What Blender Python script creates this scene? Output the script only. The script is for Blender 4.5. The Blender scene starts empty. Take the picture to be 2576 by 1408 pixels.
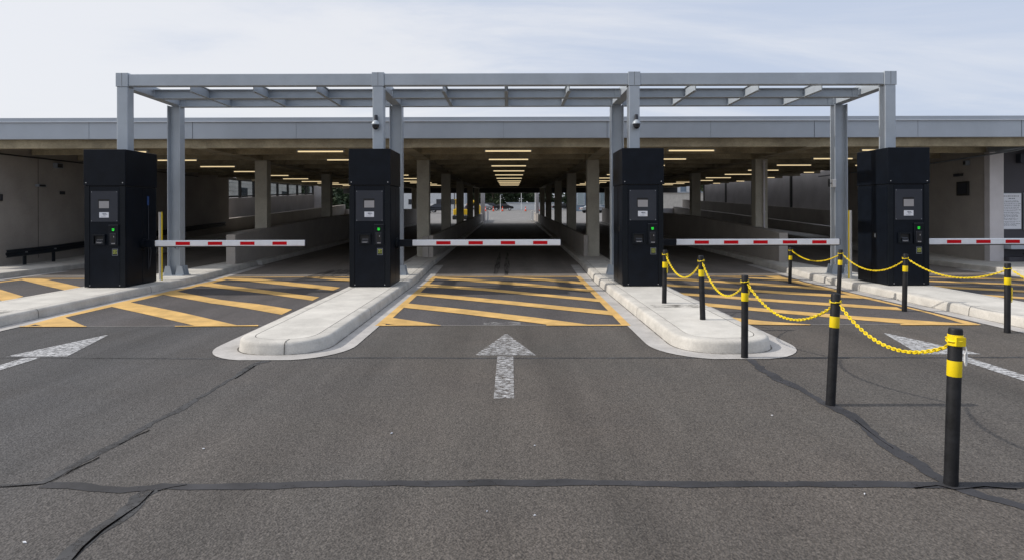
import bpy, math, random
from mathutils import Vector, Matrix
R = math.radians
SC = bpy.context.scene
COL = SC.collection
FPX, PX, PY, ROLL, H = 1556.0, 1284.0, 535.0, 0.0025, 1.72   # lens in pixels of a 2576 px wide frame, eye height

# ------------------------------------------------------------------ ground measuring
def gz(y):                       # height of the ground along the drive
    if y < 20: return 0.0
    if y < 260: return 0.019 * (y - 20)
    return 0.019 * 240
def G(x, y):                     # survey a point of the level forecourt
    dx, dy = x - PX, y - PY
    u, v = dx - ROLL * dy, dy + ROLL * dx
    Y = H * FPX / v
    return (u * Y / FPX, Y)
def S(x, y): return G(x / 1.06832, y / 1.06832)

# ------------------------------------------------------------------ helpers
class MB:
    def __init__(s): s.v = []; s.f = []
    def add(s, vs, fs):
        b = len(s.v); s.v += [tuple(v) for v in vs]; s.f += [tuple(b + i for i in f) for f in fs]; return s
    def box(s, x0, x1, y0, y1, z0, z1):
        return s.add([(x0,y0,z0),(x1,y0,z0),(x1,y1,z0),(x0,y1,z0),(x0,y0,z1),(x1,y0,z1),(x1,y1,z1),(x0,y1,z1)],
                     [(0,3,2,1),(4,5,6,7),(0,1,5,4),(1,2,6,5),(2,3,7,6),(3,0,4,7)])
    def hexa(s, b, t):           # bottom quad, top quad (counter-clockwise from above)
        return s.add(list(b) + list(t), [(0,3,2,1),(4,5,6,7),(0,1,5,4),(1,2,6,5),(2,3,7,6),(3,0,4,7)])
    def wall(s, x0, x1, pts):    # pts = [(y, zbottom, ztop)...]
        n = len(pts); vs = []
        for (y, b, t) in pts: vs += [(x0,y,b),(x1,y,b),(x1,y,t),(x0,y,t)]
        fs = [(0,1,2,3), tuple(4*(n-1)+k for k in (3,2,1,0))]
        for i in range(n - 1):
            a, c = 4*i, 4*i+4
            for k in range(4):
                fs.append((a+k, c+k, c+(k+1)%4, a+(k+1)%4))
        return s.add(vs, fs)
    def cyl(s, p0, p1, r0, r1=None, n=14, caps=True):
        r1 = r0 if r1 is None else r1
        p0, p1 = Vector(p0), Vector(p1); d = (p1 - p0).normalized()
        a = d.orthogonal().normalized(); b = d.cross(a); vs = []
        for p, r in ((p0, r0), (p1, r1)):
            for i in range(n):
                t = 2*math.pi*i/n; vs.append(p + a*(r*math.cos(t)) + b*(r*math.sin(t)))
        fs = [(i, (i+1)%n, n+(i+1)%n, n+i) for i in range(n)]
        if caps: fs += [tuple(range(n-1,-1,-1)), tuple(range(n,2*n))]
        return s.add(vs, fs)
    def lathe(s, c, prof, n=20):
        vs = []; m = len(prof)
        for (r, z) in prof:
            for i in range(n):
                t = 2*math.pi*i/n; vs.append((c[0]+r*math.cos(t), c[1]+r*math.sin(t), c[2]+z))
        fs = [(j*n+i, j*n+(i+1)%n, (j+1)*n+(i+1)%n, (j+1)*n+i) for j in range(m-1) for i in range(n)]
        fs += [tuple(range(n-1,-1,-1)), tuple(range((m-1)*n, m*n))]
        return s.add(vs, fs)
    def ring(s, c, ax, ay, az, a, b, r, n=12, m=6):   # elongated link
        c, ax, ay, az = Vector(c), Vector(ax), Vector(ay), Vector(az); vs = []
        for i in range(n):
            t = 2*math.pi*i/n
            p = ax*(a*math.cos(t)) + ay*(b*math.sin(t)); nrm = (ax*(math.cos(t)*b) + ay*(math.sin(t)*a)).normalized()
            for j in range(m):
                q = 2*math.pi*j/m; vs.append(c + p + nrm*(r*math.cos(q)) + az*(r*math.sin(q)))
        fs = [(i*m+j, ((i+1)%n)*m+j, ((i+1)%n)*m+(j+1)%m, i*m+(j+1)%m) for i in range(n) for j in range(m)]
        return s.add(vs, fs)
    def poly(s, pts, z):
        zf = z if callable(z) else (lambda x, y: z)
        return s.add([(x, y, zf(x, y)) for x, y in pts], [tuple(range(len(pts)))])
    def tube(s, pts, r, n=8):
        for a, b in zip(pts, pts[1:]): s.cyl(a, b, r, n=n)
        return s
    def build(s, name, mat, parent=None, origin=(0,0,0), smooth=False, bevel=0, seg=2):
        me = bpy.data.meshes.new(name)
        ox, oy, oz = origin
        me.from_pydata([(x-ox, y-oy, z-oz) for x, y, z in s.v], [], s.f); me.validate(); me.update()
        me.materials.append(mat)
        o = bpy.data.objects.new(name, me); COL.objects.link(o)
        if parent: o.parent = parent
        if smooth:
            for p in me.polygons: p.use_smooth = True
            me.set_sharp_from_angle(angle=R(40))
        if bevel:
            md = o.modifiers.new('bevel', 'BEVEL'); md.width = bevel; md.segments = seg; md.limit_method = 'ANGLE'; md.angle_limit = R(50)
        return o
def tag(o, label=None, cat=None, group=None, kind=None):
    if label: o['label'] = label
    if cat: o['category'] = cat
    if group: o['group'] = group
    if kind: o['kind'] = kind
    return o
def empty(name, loc, label, cat, group=None, rz=0):
    o = bpy.data.objects.new(name, None); COL.objects.link(o); o.empty_display_size = .2
    o.location = loc; o.rotation_euler = (0, 0, rz); return tag(o, label, cat, group)
def copy_tree(o, parent=None):
    c = o.copy(); COL.objects.link(c)
    if parent: c.parent = parent
    for ch in list(o.children): copy_tree(ch, c)
    return c
ORD = ['first','second','third','fourth','fifth','sixth','seventh','eighth','ninth','tenth','eleventh','twelfth']

# ------------------------------------------------------------------ materials
def mat(name, col, rough=.7, metal=0, var=.12, vscale=3, col2=None, bump=0, bscale=80, spec=.5, emit=0, fine=0, fscale=60):
    m = bpy.data.materials.new(name); m.use_nodes = True; nt = m.node_tree; N = nt.nodes; L = nt.links
    b = N['Principled BSDF']; b.inputs['Roughness'].default_value = rough; b.inputs['Metallic'].default_value = metal
    b.inputs['Specular IOR Level'].default_value = spec
    geo = N.new('ShaderNodeNewGeometry')
    c2 = col2 or tuple(max(0, c*(1-var*2.2)) for c in col); c1 = col if col2 else tuple(min(1, c*(1+var)) for c in col)
    nz = N.new('ShaderNodeTexNoise'); nz.inputs['Scale'].default_value = vscale; nz.inputs['Detail'].default_value = 6; nz.inputs['Roughness'].default_value = .65
    L.new(geo.outputs['Position'], nz.inputs['Vector'])
    rp = N.new('ShaderNodeValToRGB'); rp.color_ramp.elements[0].position = .32; rp.color_ramp.elements[1].position = .68
    rp.color_ramp.elements[0].color = (*c2, 1); rp.color_ramp.elements[1].color = (*c1, 1)
    L.new(nz.outputs['Fac'], rp.inputs['Fac']); out = rp.outputs['Color']
    if fine:
        n2 = N.new('ShaderNodeTexNoise'); n2.inputs['Scale'].default_value = fscale; n2.inputs['Detail'].default_value = 4
        L.new(geo.outputs['Position'], n2.inputs['Vector'])
        mr = N.new('ShaderNodeMapRange'); mr.inputs['From Min'].default_value = .3; mr.inputs['From Max'].default_value = .7
        mr.inputs['To Min'].default_value = 1-fine; mr.inputs['To Max'].default_value = 1+fine
        L.new(n2.outputs['Fac'], mr.inputs['Value'])
        mx = N.new('ShaderNodeVectorMath'); mx.operation = 'SCALE'
        L.new(out, mx.inputs[0]); L.new(mr.outputs['Result'], mx.inputs['Scale']); out = mx.outputs['Vector']
    L.new(out, b.inputs['Base Color'])
    if emit:
        b.inputs['Emission Color'].default_value = (*col, 1); b.inputs['Emission Strength'].default_value = emit
    if bump:
        nb = N.new('ShaderNodeTexNoise'); nb.inputs['Scale'].default_value = bscale; nb.inputs['Detail'].default_value = 5
        L.new(geo.outputs['Position'], nb.inputs['Vector'])
        bp = N.new('ShaderNodeBump'); bp.inputs['Strength'].default_value = bump; bp.inputs['Distance'].default_value = .01
        L.new(nb.outputs['Fac'], bp.inputs['Height']); L.new(bp.outputs['Normal'], b.inputs['Normal'])
    return m

def asphalt(name, base, warm, dark, stripes=True, agg=.48, side=None):
    m = bpy.data.materials.new(name); m.use_nodes = True; nt = m.node_tree; N = nt.nodes; L = nt.links
    b = N['Principled BSDF']; b.inputs['Roughness'].default_value = .82; b.inputs['Specular IOR Level'].default_value = .35
    geo = N.new('ShaderNodeNewGeometry'); P = geo.outputs['Position']
    def noise(sc, det=5, rough=.6, vec=P):
        n = N.new('ShaderNodeTexNoise'); n.inputs['Scale'].default_value = sc; n.inputs['Detail'].default_value = det
        n.inputs['Roughness'].default_value = rough; L.new(vec, n.inputs['Vector']); return n.outputs['Fac']
    def rng(f, a, c, lo, hi):
        r = N.new('ShaderNodeMapRange'); r.inputs['From Min'].default_value = a; r.inputs['From Max'].default_value = c
        r.inputs['To Min'].default_value = lo; r.inputs['To Max'].default_value = hi; L.new(f, r.inputs['Value']); return r.outputs['Result']
    def mix(f, a, c):
        x = N.new('ShaderNodeMix'); x.data_type = 'RGBA'; L.new(f, x.inputs['Factor'])
        for s, v in ((x.inputs['A'], a), (x.inputs['B'], c)):
            if isinstance(v, tuple): s.default_value = (*v, 1)
            else: L.new(v, s)
        return x.outputs['Result']
    def scale(v, f):
        x = N.new('ShaderNodeVectorMath'); x.operation = 'SCALE'; L.new(v, x.inputs[0]); L.new(f, x.inputs['Scale']); return x.outputs['Vector']
    c = mix(rng(noise(.28, 3), .38, .62, 0, 1), base, warm)
    if side:                                       # older, bluer surfacing towards the left of the forecourt
        sx = N.new('ShaderNodeSeparateXYZ'); L.new(P, sx.inputs[0])
        wob = N.new('ShaderNodeMath'); wob.operation = 'MULTIPLY_ADD'; wob.inputs[1].default_value = 3.0; L.new(noise(.5, 4), wob.inputs[0]); L.new(sx.outputs['X'], wob.inputs[2])
        c = mix(rng(wob.outputs[0], -3.2, .8, .85, 0), c, side)
    c = mix(rng(noise(1.1, 6), .5, .75, 0, .55), c, dark)
    vo = N.new('ShaderNodeTexVoronoi'); vo.inputs['Scale'].default_value = 88; L.new(P, vo.inputs['Vector'])
    c = scale(c, rng(vo.outputs['Color'], 0, 1, 1-agg, 1+agg))
    c = scale(c, rng(noise(42, 4, .7), .3, .7, .72, 1.28))
    if stripes:                                   # oil drip line and tyre lanes worn along the drive
        mp = N.new('ShaderNodeMapping'); mp.inputs['Scale'].default_value = (1.6, .16, 1); L.new(P, mp.inputs['Vector'])
        c = scale(c, rng(noise(1.0, 5, .6, mp.outputs['Vector']), .3, .7, .8, 1.17))
    if side:                                       # rubber polished into the wheel paths
        sy = N.new('ShaderNodeSeparateXYZ'); L.new(P, sy.inputs[0])
        def mth(op, a_, b_=None, c_=None):
            q = N.new('ShaderNodeMath'); q.operation = op
            for i_, v_ in enumerate((a_, b_, c_)):
                if v_ is None: continue
                if isinstance(v_, (int, float)): q.inputs[i_].default_value = v_
                else: L.new(v_, q.inputs[i_])
            return q.outputs[0]
        for slope, x0, hw, dk in ((.10, 1.07, .17, .78), (.03, -.62, .22, .93), (-.02, -5.2, .25, .88), (-.02, -6.6, .25, .9), (.02, 5.0, .3, .9)):
            e = mth('ABSOLUTE', mth('ADD', mth('MULTIPLY_ADD', sy.outputs['Y'], slope, sy.outputs['X']), -x0))
            e = mth('ADD', e, mth('MULTIPLY_ADD', noise(2.2, 5), .30, -.15))
            c = scale(c, rng(e, hw*.2, hw*1.7, dk, 1))
    L.new(c, b.inputs['Base Color'])
    bp = N.new('ShaderNodeBump'); bp.inputs['Strength'].default_value = .9; bp.inputs['Distance'].default_value = .006
    v2 = N.new('ShaderNodeTexVoronoi'); v2.inputs['Scale'].default_value = 78; L.new(P, v2.inputs['Vector'])
    L.new(v2.outputs['Distance'], bp.inputs['Height']); L.new(bp.outputs['Normal'], b.inputs['Normal'])
    return m

def worn(name, col, thresh, soft, scale, stretch=(1,1,1), var=.1, under=None):
    m = mat(name, col, .75, var=var, vscale=2.2, fine=.1, fscale=90); nt = m.node_tree; N = nt.nodes; L = nt.links
    geo = N.new('ShaderNodeNewGeometry'); mp = N.new('ShaderNodeMapping'); mp.inputs['Scale'].default_value = stretch
    L.new(geo.outputs['Position'], mp.inputs['Vector'])
    n = N.new('ShaderNodeTexNoise'); n.inputs['Scale'].default_value = scale; n.inputs['Detail'].default_value = 9; n.inputs['Roughness'].default_value = .75
    L.new(mp.outputs['Vector'], n.inputs['Vector'])
    r = N.new('ShaderNodeMapRange'); r.inputs['From Min'].default_value = thresh-soft; r.inputs['From Max'].default_value = thresh+soft
    L.new(n.outputs['Fac'], r.inputs['Value']); L.new(r.outputs['Result'], N['Principled BSDF'].inputs['Alpha'])
    return m

M = {}
M['asphalt'] = asphalt('asphalt', (.092,.085,.078), (.107,.094,.083), (.068,.063,.060), side=(.070,.071,.076))
M['asphalt2'] = asphalt('asphalt_lane', (.086,.083,.087), (.097,.088,.087), (.056,.055,.058), agg=.35)
M['slab'] = asphalt('lane_slab', (.200,.182,.165), (.220,.198,.180), (.125,.113,.105), agg=.15)
M['lot'] = mat('lot_paving', (.20,.195,.19), .9, var=.12, vscale=.6)
M['concrete'] = mat('kerb_concrete', (.57,.55,.51), .85, var=.10, vscale=2.6, bump=.25, bscale=60, fine=.07, fscale=45)
M['paving'] = mat('island_concrete', (.63,.61,.565), .85, var=.10, vscale=1.6, bump=.2, bscale=70, fine=.06, fscale=55)
M['gutter'] = mat('gutter_concrete', (.47,.455,.44), .85, var=.11, vscale=2.2, bump=.2, bscale=70, fine=.08, fscale=60)
M['joint'] = mat('joint_dark', (.07,.065,.06), .9, var=.2)
M['dirt'] = worn('kerb_dirt', (.13,.115,.095), .46, .10, 6, var=.2)
M['seal'] = worn('sealant', (.056,.057,.061), .42, .09, 14, var=.25)
M['sealdark'] = worn('sealant_fresh', (.038,.038,.043), .36, .06, 14, var=.25)
M['tyrefaint'] = worn('tyre_marks_faint', (.062,.058,.055), .55, .22, 3.5, (4,.5,1))
M['crack'] = mat('crack', (.003,.003,.003), 1, var=.1, spec=0)
M['yellow'] = worn('yellow_paint', (.68,.43,.145), .31, .05, 14, var=.14)
M['white'] = worn('white_paint_worn', (.60,.605,.62), .535, .10, 19, (.8,1.3,1))
M['whiteside'] = worn('white_paint_side', (.60,.61,.63), .485, .12, 17, (.9,1.2,1))
M['whitefaint'] = worn('white_paint_faint', (.5,.5,.5), .57, .06, 10, (.6,2,1))
M['stain'] = worn('grime', (.16,.15,.135), .55, .08, 7, (.6,2,1))
M['tyre'] = worn('tyre_marks', (.03,.03,.03), .56, .16, 2.2, (5,.35,1))
M['steel'] = mat('galvanised_grey', (.42,.465,.515), .42, .15, var=.05, vscale=1.6, bump=.04, bscale=20)
M['steeldk'] = mat('grey_steel_back', (.27,.30,.34), .5, .2, var=.08, vscale=3)
M['fascia'] = mat('fascia_metal', (.41,.455,.515), .45, .12, var=.04, vscale=.9)
M['fascia2'] = mat('fascia_trim', (.62,.66,.72), .4, .1, var=.03)
M['black'] = mat('black_powder_coat', (.0055,.0080,.0135), .38, 0, var=.15, vscale=4, bump=.03, bscale=200, spec=.16)
M['black2'] = mat('black_frame', (.0065,.009,.013), .35, 0, var=.1, spec=.18)
M['panel'] = mat('charcoal_panel', (.034,.038,.050), .5, 0, var=.06, spec=.3)
M['recess'] = mat('recess', (.004,.004,.005), .6, var=.1)
M['screen'] = mat('grey_screen', (.33,.32,.33), .5, var=.03)
M['card'] = mat('white_card', (.72,.74,.80), .6, var=.02)
M['ink'] = mat('ink', (.05,.06,.10), .6, var=.1)
M['green'] = mat('green_led', (.02,.9,.05), .5, var=.02, emit=.38)
M['lime'] = mat('lime_print', (.55,.6,.12), .6, var=.1)
M['chrome'] = mat('bolt_metal', (.55,.56,.58), .3, .8, var=.05)
M['glass_dk'] = mat('dark_glass', (.02,.022,.03), .12, 0, var=.05, spec=.6)
M['blue'] = mat('blue_sticker', (.015,.05,.17), .5, var=.05)
M['boomwhite'] = mat('boom_white', (.80,.83,.88), .4, var=.04, vscale=5)
M['red'] = mat('reflective_red', (.60,.002,.010), .65, var=.05, spec=.15)
M['rubber'] = mat('rubber', (.012,.012,.012), .6, var=.1)
M['bollard'] = mat('bollard_black', (.012,.0125,.015), .55, var=.3, vscale=9, bump=.15, bscale=40, spec=.3)
M['bandyel'] = mat('band_yellow', (.83,.62,.0), .45, var=.05)
M['chain'] = mat('chain_yellow', (.88,.66,.005), .4, var=.06, vscale=12)
M['plastic_w'] = mat('white_plastic', (.7,.7,.7), .4, var=.04)
M['ceil'] = mat('raw_concrete', (.35,.30,.205), .9, var=.2, vscale=1.2, bump=.3, bscale=30, fine=.12, fscale=25)
M['col'] = mat('column_concrete', (.42,.395,.33), .88, var=.09, vscale=1.5, bump=.2, bscale=40, fine=.06, fscale=20)
M['wall'] = mat('painted_wall', (.38,.35,.32), .85, var=.08, vscale=.8, bump=.1, bscale=50, fine=.04, fscale=20)
M['wallpale'] = mat('pale_wall', (.60,.58,.60), .85, var=.07, vscale=.8, fine=.04)
M['walldark'] = mat('dark_wall', (.060,.058,.070), .7, var=.08, vscale=.8)
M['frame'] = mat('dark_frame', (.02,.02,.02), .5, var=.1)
M['rail'] = mat('dark_rail', (.018,.024,.032), .45, .3, var=.12)
M['tube'] = mat('lamp_tube', (1.0,.79,.46), .5, var=.01, emit=.80)
M['tube'].node_tree.nodes['Principled BSDF'].inputs['Base Color'].default_value = (.8,.7,.5,1)
M['lamphouse'] = mat('lamp_housing', (.30,.29,.25), .5, var=.05)
M['leaf'] = mat('leaves', (.045,.072,.028), .7, var=.35, vscale=1.2, col2=(.018,.034,.014))
M['leaf2'] = mat('leaves_olive', (.065,.088,.035), .7, var=.3, vscale=1.2, col2=(.028,.045,.018))
M['bark'] = mat('bark', (.13,.10,.075), .9, var=.2, vscale=6)
M['carblack'] = mat('car_black', (.012,.013,.016), .18, .2, var=.05)
M['carsilver'] = mat('car_silver', (.33,.35,.37), .25, .4, var=.04)
M['carred'] = mat('car_red', (.35,.02,.015), .25, .1, var=.04)
M['cone'] = mat('cone_orange', (.75,.07,.015), .6, var=.08)
M['machine'] = mat('machine_yellow', (.80,.50,.01), .5, var=.06)
M['brick'] = mat('beige_render', (.75,.66,.57), .9, var=.1, vscale=1.5)
M['cream'] = mat('cream_render', (.55,.52,.47), .9, var=.06)
M['white_b'] = mat('white_cladding', (.62,.64,.66), .8, var=.05)
M['blue_b'] = mat('blue_glass_cladding', (.18,.24,.31), .4, var=.2, vscale=.6)
M['cloth'] = mat('navy_clothes', (.02,.024,.045), .9, var=.2)
M['skin'] = mat('skin', (.42,.25,.18), .6, var=.05)
def glassmat():
    m = bpy.data.materials.new('window_glass'); m.use_nodes = True; nt = m.node_tree; N = nt.nodes; L = nt.links
    N.remove(N['Principled BSDF']); t = N.new('ShaderNodeBsdfTransparent'); t.inputs['Color'].default_value = (.80,.84,.85,1)
    g = N.new('ShaderNodeBsdfGlossy'); g.inputs['Roughness'].default_value = .08
    x = N.new('ShaderNodeMixShader'); x.inputs['Fac'].default_value = .07
    L.new(t.outputs[0], x.inputs[1]); L.new(g.outputs[0], x.inputs[2]); L.new(x.outputs[0], N['Material Output'].inputs['Surface'])
    return m
M['glass'] = glassmat()

# ------------------------------------------------------------------ ground and paving (the setting)
m = MB()
xs = [-1500,-200,-60,-20,0,20,60,200,1500]; ys = [-600,-60,0,20,60,120,260,500,3000]
vs = [(x, y, gz(y)) for y in ys for x in xs]; nx = len(xs)
m.add(vs, [(j*nx+i, j*nx+i+1, (j+1)*nx+i+1, (j+1)*nx+i) for j in range(len(ys)-1) for i in range(nx-1)])
tag(m.build('ground', M['asphalt']), kind='structure')
# lane asphalt laid later, its joint runs across at the stop line
YJ = 9.47
m = MB(); m.poly([(-30,YJ),(30,YJ),(30,16.75),(-30,16.75)], .004); tag(m.build('road', M['asphalt2']), kind='structure')
m = MB(); m.add([(-15,16.75,.004),(15,16.75,.004),(15,20,.004),(-15,20,.004),(15,57.5,gz(57.5)+.004),(-15,57.5,gz(57.5)+.004)], [(0,1,2,3),(3,2,4,5)])
tag(m.build('lane_slab', M['slab']), kind='structure')
m = MB(); m.add([(x, y, gz(y)+.004) for y in (57.5,140,259) for x in (-70,70)], [(0,1,3,2),(2,3,5,4)]); tag(m.build('far_car_park_paving', M['lot']), kind='structure')
def strip_poly(m, pts, w0, z, rnd, jit=.2):
    ps = [Vector(p) for p in pts]; dense = []
    for a, b in zip(ps, ps[1:]):
        n = max(2, int((b-a).length/.06))
        dense += [a.lerp(b, k/n) for k in range(n)]
    dense.append(ps[-1]); out = []; dl = dr = off = 0
    for i, p in enumerate(dense):
        t = (dense[min(i+1, len(dense)-1)] - dense[max(i-1, 0)]).normalized(); nrm = Vector((-t.y, t.x))
        dl = dl*.75 + rnd.uniform(-1,1)*jit*w0; dr = dr*.75 + rnd.uniform(-1,1)*jit*w0; off = off*.9 + rnd.uniform(-1,1)*jit*w0*.35
        w = w0/2
        out.append((p + nrm*(w+dl*.4+off), p - nrm*(w+dr*.4-off)))
    vs = []
    for a, b in out: vs += [(a.x,a.y,z),(b.x,b.y,z)]
    m.add(vs, [(2*i,2*i+1,2*i+3,2*i+2) for i in range(len(out)-1)])
rnd = random.Random(4)
L1 = [(-60,1236),(0,1222.6),(110,1213),(166,1184),(258,1136),(368,1066),(442,1031),(534,978),(589,944),(645,913),(672,906)]
L2 = [(110,1219),(184,1222),(240,1228),(313,1231),(405,1221),(516,1221),(749,1217),(1000,1214),(1250,1213),(1500,1216),(1800,1218),(2100,1219),(2390,1222),(2700,1218)]
L3 = [(395,1228),(383,1236),(332,1280),(258,1331),(203,1379),(140,1440),(90,1500)]
L4 = [(1884,903),(1912,925),(1985,966),(2050,1005),(2093,1024),(2136,1048),(2206,1095),(2279,1147),(2344,1186),(2400,1220),(2480,1250),(2640,1290)]
L5 = [(-300,899),(0,899),(600,902),(905,899),(1250,900),(1880,899),(2576,898),(2900,897)]
m = MB()
strip_poly(m, [G(*p) for p in L1], .060, .0030, rnd, .5)
strip_poly(m, [G(*p) for p in L3], .085, .0026, rnd, .45)
strip_poly(m, [G(*p) for p in L5], .06, .0022, rnd, .12)
tag(m.build('crack_sealant', M['seal']), kind='structure')
m = MB()
strip_poly(m, [G(*p) for p in L2], .085, .0034, rnd, .22)
strip_poly(m, [G(*p) for p in L4], .105, .0038, rnd, .42)
strip_poly(m, [(4.05,3.80),(4.3,3.86),(4.7,3.78),(5.2,3.8)], .16, .0042, rnd, .5)
tag(m.build('crack_sealant', M['sealdark']), kind='structure')
m = MB()
def crack(pts, w, z=.0046): strip_poly(m, [G(*p) for p in pts], w, z, rnd, .9)
crack([(-60,1240),(0,1225),(110,1216),(160,1196),(175,1186),(250,1150)], .009); crack([(385,1234),(350,1270),(300,1304),(258,1334),(210,1376),(160,1430)], .009)
crack([(300,1118),(345,1095),(375,1082)], .008); crack([(396,1234),(430,1226),(470,1220)], .009)
crack([(2300,1228),(2360,1222),(2400,1232),(2480,1226),(2560,1232)], .012); crack([(2150,1056),(2210,1102),(2250,1128)], .007)
crack([(590,952),(640,920)], .01)
tag(m.build('crack', M['crack']), kind='structure')
m = MB(); m.poly([(-30,YJ-.012),(30,YJ-.012),(30,YJ+.004),(-30,YJ+.004)], .0052); tag(m.build('paving_joint', M['gutter']), kind='structure')

# islands
def outline(x0, x1, ynose, yend, taper, r=None, n=10):
    """base outline counter-clockwise starting at the far right"""
    r = r or (x1-x0)/2 * .98; cx = (x0+x1)/2
    tl, tr = taper
    pts = [(x1-tr, yend), (x1, 15.2)]
    y = 14.0
    while y > ynose + r + .8: pts.append((x1, y)); y -= 1.2
    for k in range(2*n+1):
        a = -math.pi*k/(2*n)
        pts.append((cx + (x1-cx)*abs(math.cos(a))**.82*(1 if math.cos(a)>0 else -1), ynose + r - r*abs(math.sin(a))**.9))
    y = ynose + r + .8
    while y < 14.0: pts.append((x0, y)); y += 1.2
    pts += [(x0, 15.2), (x0+tl, yend)]
    return pts[::-1]
def inset(pts, d):
    n = len(pts); out = []
    for i in range(n):
        p, a, b = Vector(pts[i]), Vector(pts[i-1]), Vector(pts[(i+1)%n])
        t1 = (p-a).normalized(); t2 = (b-p).normalized()
        n1 = Vector((t1.y,-t1.x)); n2 = Vector((t2.y,-t2.x)); nn = (n1+n2)
        nn = nn.normalized() / max(.5, math.sqrt(max(.05,(1+n1.dot(n2))/2)))
        q = p + nn*d; out.append((q.x, q.y))
    return out
ZK = .16
def island(x0, x1, ynose, yend, taper):
    base = outline(x0, x1, ynose, yend, taper)
    area = sum(base[i-1][0]*base[i][1]-base[i][0]*base[i-1][1] for i in range(len(base)))
    sg = 1 if area < 0 else -1
    n = len(base)
    rings = [(0,-.03),(.004,.02),(.014,.112),(.021,.134),(.037,.152),(.062,ZK),(.19,ZK)]
    m = MB(); vs = []
    for d, z in rings:
        for (x, y) in inset(base, sg*d): vs.append((x, y, z))
    fs = [(j*n+i, j*n+(i+1)%n, (j+1)*n+(i+1)%n, (j+1)*n+i) for j in range(len(rings)-1) for i in range(n)]
    m.add(vs, fs)
    # short gaps between kerb lengths
    o = m.build('traffic_island', M['concrete'], smooth=True); tag(o, kind='structure')
    m = MB(); m.poly(inset(base, sg*.17), ZK-.004); m.build('joint', M['joint'], o)
    m = MB(); ip = inset(base, sg*.20); ib = inset(base, sg*.205)
    m.poly(ip, ZK); m.add([(x,y,ZK) for x,y in ip]+[(x,y,ZK-.02) for x,y in ib], [(i,(i+1)%n,n+(i+1)%n,n+i) for i in range(n)])
    m.build('island_paving', M['paving'], o)
    # kerb joints as thin dark cuts wrapping the kerb face
    m = MB()
    def kj(px, py, nxv, nyv):
        tx, ty = -nyv*.005, nxv*.005
        pr = [(-.004,-.02),(.000,.02),(.010,.112),(.017,.136),(.034,.155),(.062,ZK+.003),(.19,ZK+.003)]
        vs = []
        for d, z in pr: vs += [(px-nxv*d+tx, py-nyv*d+ty, z), (px-nxv*d-tx, py-nyv*d-ty, z)]
        m.add(vs, [(2*i,2*i+1,2*i+3,2*i+2) for i in range(len(pr)-1)])
    for y in (10.2, 13.4): kj(x0, y, -1, 0); kj(x1, y, 1, 0)
    kj((x0+x1)/2 + .12*(x1-x0), ynose, 0, -1)
    m.build('kerb_joint', M['joint'], o)
    m = MB(); a_, b_ = inset(base, -sg*.004), inset(base, -sg*.022)
    m.add([(x,y,.0105) for x,y in a_]+[(x,y,.0105) for x,y in b_], [(i,(i+1)%n,n+(i+1)%n,n+i) for i in range(n)]); m.build('base_dirt', M['dirt'], o)
    # apron / gutter
    g = MB(); ap = inset(base, -sg*.30)
    ap = [(x, max(y, ynose-.26)) for x, y in ap]
    g.poly(ap, .008); tag(g.build('gutter', M['gutter']), kind='structure')
    return o
island(-9.22, -7.78, 7.5, 20.4, (0,.55))
island(-3.48, -2.30, 7.5, 20.4, (.05,.2))
island(2.07, 3.34, 7.5, 20.4, (.2,.05))
island(7.55, 8.95, 7.5, 20.4, (.45,0))
# kerbs continuing under the low walls, and pavements along the outer walls
def kerb(x0, x1, pts, name='kerb'):
    m = MB(); m.wall(x0, x1, [(y, z-.05, z+ZK) for y, z in pts]); tag(m.build(name, M['concrete'], bevel=.03, seg=3), kind='structure')
for a, b in ((-9.1,-8.2), (-3.42,-2.48), (2.28,3.28), (8.1,8.95)):
    kerb(a, b, [(20.4,0),(22,gz(22)),(57.5,gz(57.5))])
zL = [(18,0),(20,.0),(30,.45),(57.5,1.27)]      # outer ramps
def zo(y): 
    for (a,za),(b,zb) in zip(zL, zL[1:]):
        if y <= b: return za + (zb-za)*max(0,(y-a))/(b-a)
    return zL[-1][1]
for x0, x1 in ((-15.2,-8.95), (8.95,15.0)):
    m = MB(); vs = []
    for y, z in zL: vs += [(x0,y,z+.006),(x1,y,z+.006)]
    m.add(vs, [(2*i,2*i+1,2*i+3,2*i+2) for i in range(len(zL)-1)]); tag(m.build('ramp', M['slab']), kind='structure')
kerb(-16.5, -13.45, [(9,0),(20,0),(30,.45),(57,1.26)], 'pavement'); kerb(13.62, 19.5, [(9,0),(19.45,0)], 'pavement'); kerb(13.62, 15.1, [(19.45,0),(20,0),(30,.45),(57,1.26)], 'pavement')
m = MB()
m.poly([(-13.45,9),(-13.15,9),(-13.15,18.5),(-13.45,18.5)], .008); m.poly([(13.3,9),(13.62,9),(13.62,18.5),(13.3,18.5)], .008)
tag(m.build('gutter', M['gutter']), kind='structure')

# painted markings ---------------------------------------------------
def Z1(x, y): return S(980 + x/3.481, 720 + y/3.481)
def Z2(x, y): return S(x/3.68, 730 + y/3.68)
def paint(polys, z=.0085, name='road_marking', mt='yellow'):
    m = MB()
    for k, p in enumerate(polys):
        up, lo = p
        # strip between an upper and a lower edge
        def samp(e, n=9):
            es = [Vector(q) for q in e]; ln = [0]
            for a, b in zip(es, es[1:]): ln.append(ln[-1]+(b-a).length)
            out = []
            for i in range(n):
                t = ln[-1]*i/(n-1)
                for j in range(len(es)-1):
                    if t <= ln[j+1]+1e-9: out.append(es[j].lerp(es[j+1], (t-ln[j])/max(1e-9, ln[j+1]-ln[j]))); break
            return out
        a, b = samp(up), samp(lo); vs = []
        zz = z + .0004*k
        for p1, p2 in zip(a, b): vs += [(p1.x,p1.y,zz),(p2.x,p2.y,zz)]
        m.add(vs, [(2*i,2*i+1,2*i+3,2*i+2) for i in range(len(a)-1)])
    return tag(m.build(name, M[mt]), kind='structure')
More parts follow.
